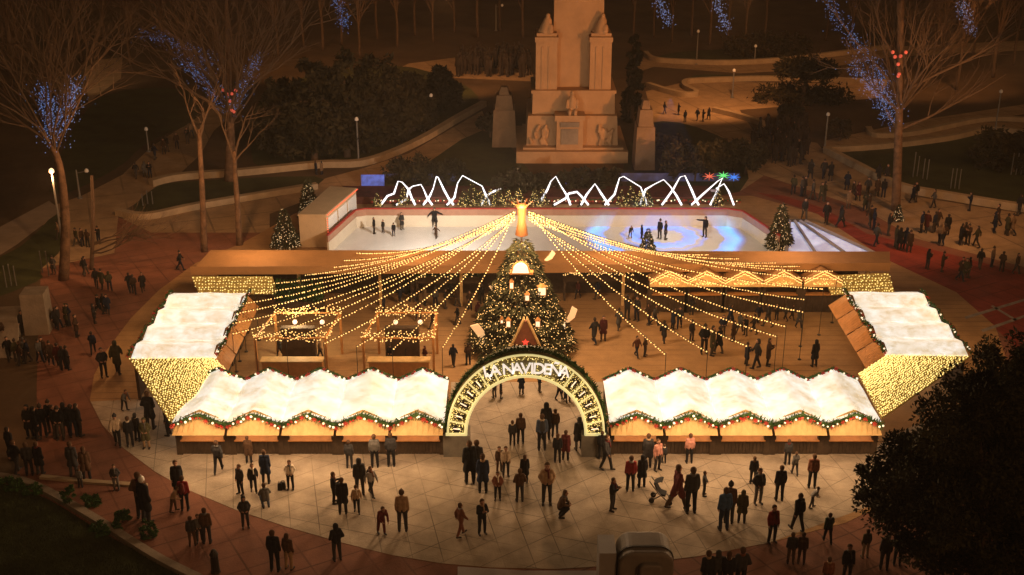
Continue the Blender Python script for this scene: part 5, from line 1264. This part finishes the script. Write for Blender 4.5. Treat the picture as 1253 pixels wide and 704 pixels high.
for i, (u, yb, yt, w, lab, nm) in enumerate([(967, 155, 112, 16, 'rounded dark bush among the far crowd', 'round_bush'), (1028, 172, 138, 16, 'rounded bush under the lamp post by the round lawn', 'round_bush'), (912, 214, 160, 34, 'dark shrub by the rink corner and promenade', 'shrub'), (850, 222, 158, 46, 'broad dark shrub mass behind the mountain outlines', 'shrub'), (815, 200, 145, 22, 'dark shrub beside the stone pier', 'shrub'), (520, 222, 196, 60, 'low dark shrub bank on the lawn beside the monument', 'shrub'), (640, 240, 208, 40, 'low dark shrubs at the monument foot', 'shrub'), (720, 236, 206, 46, 'dark shrub bank in front of the monument steps', 'shrub'), (940, 70, 40, 60, 'dark far hedge mass above the winding edging', 'shrub'), (985, 125, 108, 70, 'long dark hedge above the loose crowd', 'shrub'), (1240, 210, 150, 60, 'dark shrub mass at the far side of the round lawn', 'shrub'), (600, 168, 128, 16, 'dark narrow shrub beside the lawn side pier', 'shrub')]):
    b = P(u, yb); k = abs(P(u + w, yb).x - b.x); h = max(.8, PY(u, yt, b.y).z)
    leaf_blob(nm, b, [(k * f, r_ * .6, h * .45, max(.5, k * .38), min(1.2, h * .5 / max(.5, k * .38))) for f, r_ in ((-.55, 0), (-.2, 1), (.15, -1), (.5, .5))], lab, 'bush', 3600, .2, h * .4, .1, 140 + i)
b = P(982, 128); z1 = PY(982, 76, b.y).z
leaf_blob('umbrella_pine', b, [(0, 0, z1 * .85, 2.6, .32), (-1.3, .3, z1 * .8, 1.5, .4), (1.4, -.2, z1 * .8, 1.6, .4)], 'umbrella shaped pine on the tan terrace beyond the crowd', 'pine', 4500, .2, z1 * .8, .2, 160)
# big dark tree close to the viewer
b = P(1185, 765); 
def at(u, y, Y): p = PY(u, y, Y); return p - b
lob = []
for u, y, rp, dy in [(1192,505,52,3),(1238,462,46,2.5),(1137,562,48,3),(1185,570,76,1.5),(1245,525,76,3),(1085,592,38,3.2),(1130,610,60,2),(1210,630,80,.5),(1255,600,70,2),(1290,490,64,3),(1150,650,45,.8),(1275,680,70,0)]:
    p = at(u, y, b.y + dy); k = rp / 30.0; lob.append((p.x, p.y, max(p.z, k * .9), k, .95))
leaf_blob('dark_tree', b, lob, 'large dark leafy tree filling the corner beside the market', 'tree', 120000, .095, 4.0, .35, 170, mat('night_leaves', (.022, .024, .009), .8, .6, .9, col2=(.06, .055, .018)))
# shrubs and flowers on the shadowed lawn corner
for i, (u, y, h, w, lab) in enumerate([(15, 600, 14, 26, 'low flowering shrub at the picture edge of the lawn corner'), (40, 606, 12, 20, 'low flowering shrub by the lawn kerb'), (85, 622, 30, 12, 'upright young shrub on the lawn kerb'), (112, 620, 14, 18, 'round dark shrub behind the upright one'), (150, 640, 14, 18, 'dark shrub near the end of the lawn kerb'), (183, 660, 24, 18, 'dark shrub with pale blossoms at the kerb end'), (130, 655, 14, 30, 'spreading ground shrub on the lawn corner')]):
    b = P(u, y); k = abs(P(u + w, y).x - b.x) * .6; hh = max(.35, PY(u, y - h, b.y).z)
    leaf_blob('shrub', b, [(-k * .4, 0, hh * .5, k * .6, hh * .5 / (k * .6)), (k * .4, .1, hh * .45, k * .6, hh * .5 / (k * .6))], lab, 'shrub', 900, .09, hh * .5, .03, 200 + i, LEAF_H)
gm = MB(); r = random.Random(77); poly = G(lawns[3][1]); 
from mathutils.geometry import intersect_point_tri_2d
tris = [[poly[i] for i in tt_] for tt_ in tessellate_polygon([[Vector((p.x, p.y, 0)) for p in poly]])]
ars = [abs((q[1] - q[0]).cross(q[2] - q[0]).z) for q in tris]
for i in range(26000):
    q = r.choices(tris, ars)[0]; a, c = r.random(), r.random()
    if a + c > 1: a, c = 1 - a, 1 - c
    p = q[0] + (q[1] - q[0]) * a + (q[2] - q[0]) * c; w = r.random() * 6.28; d = Vector((math.cos(w), math.sin(w), 0)) * .012; e = Vector((r.gauss(0, .04), r.gauss(0, .04), r.uniform(.06, .15)))
    gm.add([p - d + Vector((0, 0, .01)), p + d + Vector((0, 0, .01)), p + e + Vector((0, 0, .01))], [(0, 1, 2)])
tag(gm.build('grass', mat('grass_blades', (.05, .06, .018), .8, .4, 1)), kind='stuff')

# ------------------------------------------------------------------ lamps and posts
LAMPG = emis('lamp_head', (1, .62, .32), 2.0)
def lamp_post(u, yb, yt, lab, lit=0.0, group=None, arm=False):
    g = P(u, yb); z = PY(u, yt, g.y).z; t = thing('lamp_post', g, lab, 'lamp post', group)
    MB().tube([(0, 0, 0), (0, 0, .5), (0, 0, z)], [.11, .08, .06], 8).build('pole', METAL, t)
    MB().lathe([(.2, 0), (.2, .08), (.1, .14)], (0, 0, 0), 10).build('foot', METAL, t)
    if arm: MB().tube([(0, 0, z - .25), (.7, 0, z - .1)], .03, 6).build('arm', METAL, t)
    x = .75 if arm else 0; MB().lathe([(.07, 0), (.16, .05), (.14, .22), (.05, .3)], (x, 0, z - (.2 if arm else 0)), 10).build('lamp_head', LAMPG if lit else WHITE, t)
    if lit: lamp('lamp_light', 'POINT', (x, -.25, z - .3), lit, (1, .50, .20), .25, t)
    return t
lamp_post(439, 201, 148, 'grey lamp post in front of the black evergreen clump'); lamp_post(518, 161, 116, 'grey lamp post with short arm beside the climbing wall', 0, None, True)
lamp_post(182, 186, 160, 'small lamp post halfway up the sloping park path'); lamp_post(98, 243, 208, 'small lamp post below the starry park lamp', 0, None, True)
lamp_post(1009, 183, 142, 'grey lamp post at the tip of the round lawn'); lamp_post(1217, 164, 114, 'grey lamp post at the far rim of the round lawn'); lamp_post(923, 78, 58, 'short lamp post on the far hedge edging'); lamp_post(607, 38, 6, 'slim lamp post in the far row of trees above the crowd terrace', 0, None, True); lamp_post(852, 79, 40, 'dark lamp post where the far hedge begins'); lamp_post(896, 120, 88, 'thin lamp post on the tan terrace')
lamp_post(81, 330, 212, 'glowing park lamp shining in front of the blue lit tree', 420)
for i, (u, y, h) in enumerate([(60,338,30),(52,334,26),(175,252,14),(181,250,16),(187,250,15),(1117,217,30),(1122,216,24),(1129,219,24),(1134,220,24),(1163,231,24),(1168,231,24),(1173,232,24),(1237,214,26),(1243,214,26),(1249,214,26),(8,352,26),(14,350,26),(20,350,24)]):
    g = P(u, y); z = PY(u, y - h, g.y).z; t = thing('bollard', g, 'thin pale post standing on the ' + ('round lawn' if u > 1000 else 'lawn beside the park paths'), 'post', 'thin posts on the ' + ('round lawn' if u > 1000 else 'park path lawns'))
    MB().tube([(0, 0, 0), (0, 0, z)], [.045, .035], 6).build('shaft', METAL, t); MB().ball((0, 0, z), .05, 6).build('knob', METAL, t)
g = P(264, 700); t = thing('bollard', g, 'short dark bollard alone on the brick below the dark kerb', 'bollard'); MB().lathe([(.2, 0), (.17, .1), (.15, .75), (.18, .8), (.12, .92)], (0, 0, 0), 12).build('shaft', DARKM, t); MB().ball((0, 0, .92), .12, 8).build('knob', DARKM, t)
# rounded grey kiosk cut by the lower edge
g = P(786, 728); t = thing('grey_kiosk', g, 'grey rounded kiosk with a knob on its front at the lower picture edge', 'kiosk')
KM = mat('kiosk_grey', (.20, .17, .14), .55, .15, 2, .1, 8)
def rbox(w, d, h, rad, y0=0, z0=0, x0=0, n=7):
    mb = MB(); outl = [(-w / 2, 0), (w / 2, 0)] + [(w / 2 - rad + rad * math.cos(a), h - rad + rad * math.sin(a)) for a in [math.pi / 2 * k / n for k in range(n + 1)]] + [(-w / 2 + rad - rad * math.sin(a), h - rad + rad * math.cos(a)) for a in [math.pi / 2 * k / n for k in range(n + 1)]]
    mb.slab([(x + x0, y0 - d / 2, z + z0) for x, z in outl], d); return mb
sc_k = abs(P(826, 728).x - P(760, 728).x)
o = rbox(sc_k, 1.5, 2.35, .55).build('cabin', KM, t); bv = o.modifiers.new('b', 'BEVEL'); bv.width = .12; bv.segments = 3
rbox(sc_k * 1.03, .1, 2.4, .56, -.3).build('seam_trim', DARKM, t); o = rbox(.85, .3, .75, .2, -.85, 1.25, .15).build('front_knob', KM, t); bv = o.modifiers.new('b', 'BEVEL'); bv.width = .08; bv.segments = 3
o = MB().box((-sc_k / 2 - .38, .1, 1.1), (.62, 1.2, 2.2)).build('side_panel', mat('kiosk_pale', (.30, .28, .27), .6, .1, 2), t)
# a pushchair and two bags on the paving
def pushchair(u, y, rz, lab):
    g = P(u, y); t = thing('pushchair', (g.x, g.y, .022), lab, 'pushchair', None, rz)
    MB().slab([(-.2, -.2, .42), (.2, -.2, .42), (.2, .12, .5), (-.2, .12, .5)], .06).build('seat', mat('pushchair_cloth', (.02, .02, .022), .9, .3, 5), t); MB().slab([(-.2, .1, .5), (.2, .1, .5), (.2, .28, .95), (-.2, .28, .95)], .05).build('backrest', MATS['pushchair_cloth'], t)
    mb = MB(); arc = [(0, .28 - .3 * math.sin(a), .92 + .22 * math.sin(a) - .1 * (1 - math.cos(a))) for a in [math.pi * .5 * k / 5 for k in range(6)]]
    for a, b in zip(arc, arc[1:]): mb.slab([(-.22, a[1], a[2]), (.22, a[1], a[2]), (.22, b[1], b[2]), (-.22, b[1], b[2])], .02)
    mb.build('hood', MATS['pushchair_cloth'], t)
    mb = MB()
    for s in (-.22, .22):
        mb.tube([(s, -.38, .1), (s, .1, .5), (s, .5, 1.02)], .026, 6); mb.tube([(s, .38, .1), (s, .0, .42)], .026, 6)
    mb.tube([(-.22, .5, 1.02), (.22, .5, 1.02)], .016, 6); mb.build('frame', METAL, t)
    for sx in (-.24, .24):
        for sy in (-.38, .38):
            mb = MB(); mb.tube([(sx - .025, sy, .12), (sx + .025, sy, .12)], .12, 12); mb.build('wheel', DARKM, t)
pushchair(809, 614, R(75), 'black pushchair beside the stepping maroon coat')
for u, y, lab in ((347, 599, 'small black bag standing beside the cream top'), (343, 600, 'second small black bag at the outer side of the other bag')):
    g = P(u, y); t = thing('bag', (g.x, g.y, .022), lab, 'bag'); MB().box((0, 0, .17), (.2, .14, .34), 0, .85).build('bag_body', mat('bag_black', (.02, .018, .018), .8, .2, 6), t); MB().tube([(-.06, 0, .33), (-.05, 0, .42), (.05, 0, .42), (.06, 0, .33)], .012, 5).build('handle', MATS['bag_black'], t)
# tiny crowd too far off to count
crowdm = MB(); r = random.Random(3); me = simple('stand', False, 'hair')
vs = [tuple(v.co) for v in me.vertices]; fs = [tuple(p.vertices) for p in me.polygons]
for i in range(120):
    u, y = (r.uniform(560, 650), r.uniform(76, 95)) if i < 70 else (r.uniform(915, 990), r.uniform(155, 206)); p = P(u, y); a = r.random() * 6.28; s = r.uniform(1.1, 1.4) if i < 70 else r.uniform(.9, 1.1)
    crowdm.add([(p.x + s * (x * math.cos(a) - q * math.sin(a)), p.y + s * (x * math.sin(a) + q * math.cos(a)), z * s) for x, q, z in vs], fs)
tag(crowdm.build('distant_crowd', mat('crowd_cloth', (.03, .022, .017), .9, .5, .6)), kind='stuff')

# ------------------------------------------------------------------ light
WARM = (1, .60, .30)
lamp('mast_light', 'POINT', (TX - .1, TY - 1.9, 8.6), 4200, (1, .63, .35), 1.2)
for i, (u, y, z) in enumerate([(500, 370, 3.6), (400, 390, 3.2), (800, 370, 3.8), (930, 385, 3.2), (860, 340, 3.8), (560, 400, 4), (740, 400, 4)]):
    p = P(u, y, z); lamp('festoon_glow', 'POINT', p, 60 if u < 520 else 105, (1, .52, .19), .6)
for gx0 in (-15.17, 4.35):
    for i in range(5):
        x = gx0 + Wst * (i + .5); lamp('garland_glow', 'POINT', (x, YF - 1.9, 2.9), 235, (1, .61, .31), .5); lamp('stall_lamp', 'POINT', (x, YF + .55, 1.62), 12, (1, .5, .2), .1)
for u in (813, 857, 902, 948, 996):
    p = P(u, 372); lamp('gable_glow', 'POINT', (p.x, 63.3, 2.6), 30, (1, .58, .22), .2)
p = P(367, 372, 2.7); lamp('hedge_fill', 'POINT', (p.x, p.y - 1.2, 2.6), 260, (1, .78, .45), .3)  # fill lamp added to brighten the hedge box, no fixture
for y in (55, 57, 59, 61): lamp('counter_glow', 'POINT', (16.2, y, 2.6), 30, (1, .5, .2), .2)
for x in (-15, -6, 6, 16): lamp('roof_deck_fill', 'POINT', (x, 67.2, 5.4), 620, (1, .56, .25), .4)  # fill lamps added to brighten the long tan roof
for x in (-20.5, 24.5): lamp('roof_deck_fill', 'POINT', (x, 59, 4.4), 330, (1, .56, .25), .4)  # more added fill, for the deck ring outside the side stalls
# soft area fills added to brighten ice and boards, and a ring projector
lamp('rink_fill', 'AREA', (-4.5, 71.5, 5.0), 950, (1, .88, .74), shape='RECTANGLE', size=9, size_y=.6).rotation_euler = (R(58), 0, 0)
lamp('rink_fill', 'AREA', (11, 71.5, 5.0), 330, (1, .84, .66), shape='RECTANGLE', size=9, size_y=.6).rotation_euler = (R(58), 0, 0)
c = P(812, 289, .05); lp = lamp('ring_projector', 'SPOT', (c.x, c.y, 9.5), 12000, (1, 1, 1), .02, spot_size=R(62), spot_blend=.15)
l = lp.data; l.use_nodes = True; nt = l.node_tree; em = nt.nodes['Emission']
tc = nt.nodes.new('ShaderNodeTexCoord'); sx = nt.nodes.new('ShaderNodeSeparateXYZ'); nt.links.new(tc.outputs['Normal'], sx.inputs[0])
def mth(op, a, b=None, v=None):
    n = nt.nodes.new('ShaderNodeMath'); n.operation = op; nt.links.new(a, n.inputs[0])
    if b is not None: nt.links.new(b, n.inputs[1])
    if v is not None: n.inputs[1].default_value = v
    return n.outputs[0]
dx, dy = mth('DIVIDE', sx.outputs[0], sx.outputs[2]), mth('DIVIDE', sx.outputs[1], sx.outputs[2])
rad = mth('SQRT', mth('ADD', mth('MULTIPLY', dx, dx), mth('MULTIPLY', dy, dy)))
cr = nt.nodes.new('ShaderNodeValToRGB'); cr.color_ramp.interpolation = 'LINEAR'; e = cr.color_ramp.elements
stops = [(0, (.24, .2, .15)), (.13, (.16, .14, .13)), (.15, (.0, .12, .7)), (.23, (.0, .2, .95)), (.25, (.2, .16, .12)), (.29, (.01, .1, .5)), (.31, (.12, .09, .06)), (.41, (.10, .08, .06)), (.43, (.0, .2, .9)), (.51, (.01, .45, 1)), (.55, (.0, .1, .5)), (.59, (.0, .0, .0)), (1, (0, 0, 0))]
e[0].position, e[0].color = stops[0][0], (*stops[0][1], 1); e[1].position, e[1].color = stops[-1][0], (*stops[-1][1], 1)
for p_, c_ in stops[1:-1]:
    x = e.new(p_); x.color = (*c_, 1)
an = nt.nodes.new('ShaderNodeMath'); an.operation = 'ARCTAN2'; nt.links.new(dy, an.inputs[0]); nt.links.new(dx, an.inputs[1])
rip = mth('MULTIPLY', mth('SINE', mth('MULTIPLY', an.outputs[0], v=12.0)), v=.010)
nt.links.new(mth('ADD', rad, rip), cr.inputs['Fac']); nt.links.new(cr.outputs['Color'], em.inputs['Color'])
lamp('blue_stage_glow', 'POINT', (-9.4, 86.8, 2.6), 14, (.1, .2, 1), .2); lamp('blue_stage_glow', 'POINT', (5.2, 86.8, 2.8), 16, (.2, .3, 1), .2); lamp('slide_fill', 'POINT', (20, 77.5, 5), 200, (.75, .82, 1), .3)  # slide lamp is an added fill to brighten the lanes
# sodium-toned monument flood, plus park fill spots added without fixtures
def flood(loc, aim, power, col, size=R(70), r=.3, nm='flood'):
    o = lamp(nm, 'SPOT', loc, power, col, r, spot_size=size, spot_blend=.6); o.rotation_euler = (Vector(aim) - Vector(loc)).to_track_quat('-Z', 'Y').to_euler(); return o
SOD = (1, .42, .14)
flood((24, 74, 7), (5, 97, 6), 15000, (1, .38, .11), R(38), .4, 'monument_flood')
flood((30, 70, 14), (24, 86, 0), 5200, (1, .46, .18), R(95), .5, 'park_fill'); flood((-17, 66, 11), (-32, 86, 0), 3600, (1, .46, .18), R(95), .5, 'park_fill'); flood((20, 105, 12), (16, 120, 0), 9000, SOD, R(95), .5, 'park_fill')
flood((-24, 50, 9), (-24, 56, 0), 700, (1, .42, .16), R(110), .5, 'park_fill'); flood((-6, 112, 10), (-8, 128, 0), 7000, SOD, R(90), .5, 'park_fill'); flood((-8, 84, 9), (-12, 98, 0), 1600, SOD, R(90), .5, 'park_fill')
flood((-44, 108, 12), tuple(P(127, 98)), 2600, (1, .6, .3), R(34), .4, 'park_fill'); flood((44, 112, 13), (40, 128, 0), 5000, SOD, R(95), .5, 'park_fill'); flood((-22, 118, 13), (-20, 136, 0), 4500, SOD, R(90), .5, 'park_fill')
# sky, moon-low sun
w = bpy.data.worlds.new('World'); sc.world = w; w.use_nodes = True; nt = w.node_tree; bg = nt.nodes['Background']
sky = nt.nodes.new('ShaderNodeTexSky'); sky.sky_type = 'NISHITA'; sky.sun_disc = False
EL, ROT = R(32), R(145)
sky.sun_elevation = EL; sky.sun_rotation = ROT
mx = nt.nodes.new('ShaderNodeMix'); mx.data_type = 'RGBA'; mx.blend_type = 'MULTIPLY'; mx.inputs['Factor'].default_value = 1; mx.inputs['B'].default_value = (1, .42, .14, 1)
nt.links.new(sky.outputs['Color'], mx.inputs['A']); nt.links.new(mx.outputs['Result'], bg.inputs['Color']); bg.inputs['Strength'].default_value = .014
sl = bpy.data.lights.new('sun', 'SUN'); sl.energy = .34; sl.angle = R(.5); sl.color = (1, .50, .2); so = bpy.data.objects.new('sun', sl); COL.objects.link(so)
dsun = Vector((math.sin(ROT) * math.cos(EL), math.cos(ROT) * math.cos(EL), math.sin(EL))); so.rotation_euler = dsun.to_track_quat('Z', 'Y').to_euler(); so['kind'] = 'helper'
# camera
cd = bpy.data.cameras.new('camera'); cam = bpy.data.objects.new('camera', cd); COL.objects.link(cam); cam.location = (0, 0, CAMH); cam.rotation_euler = (R(90) - PITCH, 0, 0)
cd.sensor_width = 36; cd.lens = 36 * FPX / 1253; cd.clip_end = 1500; cd.clip_start = .5; sc.camera = cam
vs_ = sc.view_settings; sc.display_settings.display_device = 'sRGB'; vs_.view_transform = 'Standard'; vs_.look = 'None'; vs_.gamma = 1; vs_.use_curve_mapping = False; vs_.exposure = 0
sc.cycles.use_denoising = True; sc.cycles.max_bounces = 5; sc.cycles.diffuse_bounces = 2; sc.cycles.glossy_bounces = 2; sc.cycles.caustics_reflective = False; sc.cycles.caustics_refractive = False; sc.cycles.use_light_tree = True; sc.cycles.sample_clamp_indirect = 3
for o in list(bpy.data.objects):
    if o.type == 'LIGHT' and 'kind' not in o: o['kind'] = 'helper'
# ------------------------------------------------------------------ night air over the park
hm = bpy.data.materials.new('night_haze'); hm.use_nodes = True; nt = hm.node_tree; nt.nodes.remove(nt.nodes['Principled BSDF'])
pv = nt.nodes.new('ShaderNodeVolumePrincipled'); pv.inputs['Color'].default_value = (.92, .82, .72, 1); pv.inputs['Density'].default_value = .00065; pv.inputs['Anisotropy'].default_value = .25
nt.links.new(pv.outputs['Volume'], nt.nodes['Material Output'].inputs['Volume'])
tag(MB().box((0, 345, 14.5), (860, 710, 31)).build('haze', hm), kind='stuff')
sc.cycles.volume_bounces = 0; sc.cycles.volume_step_rate = 5
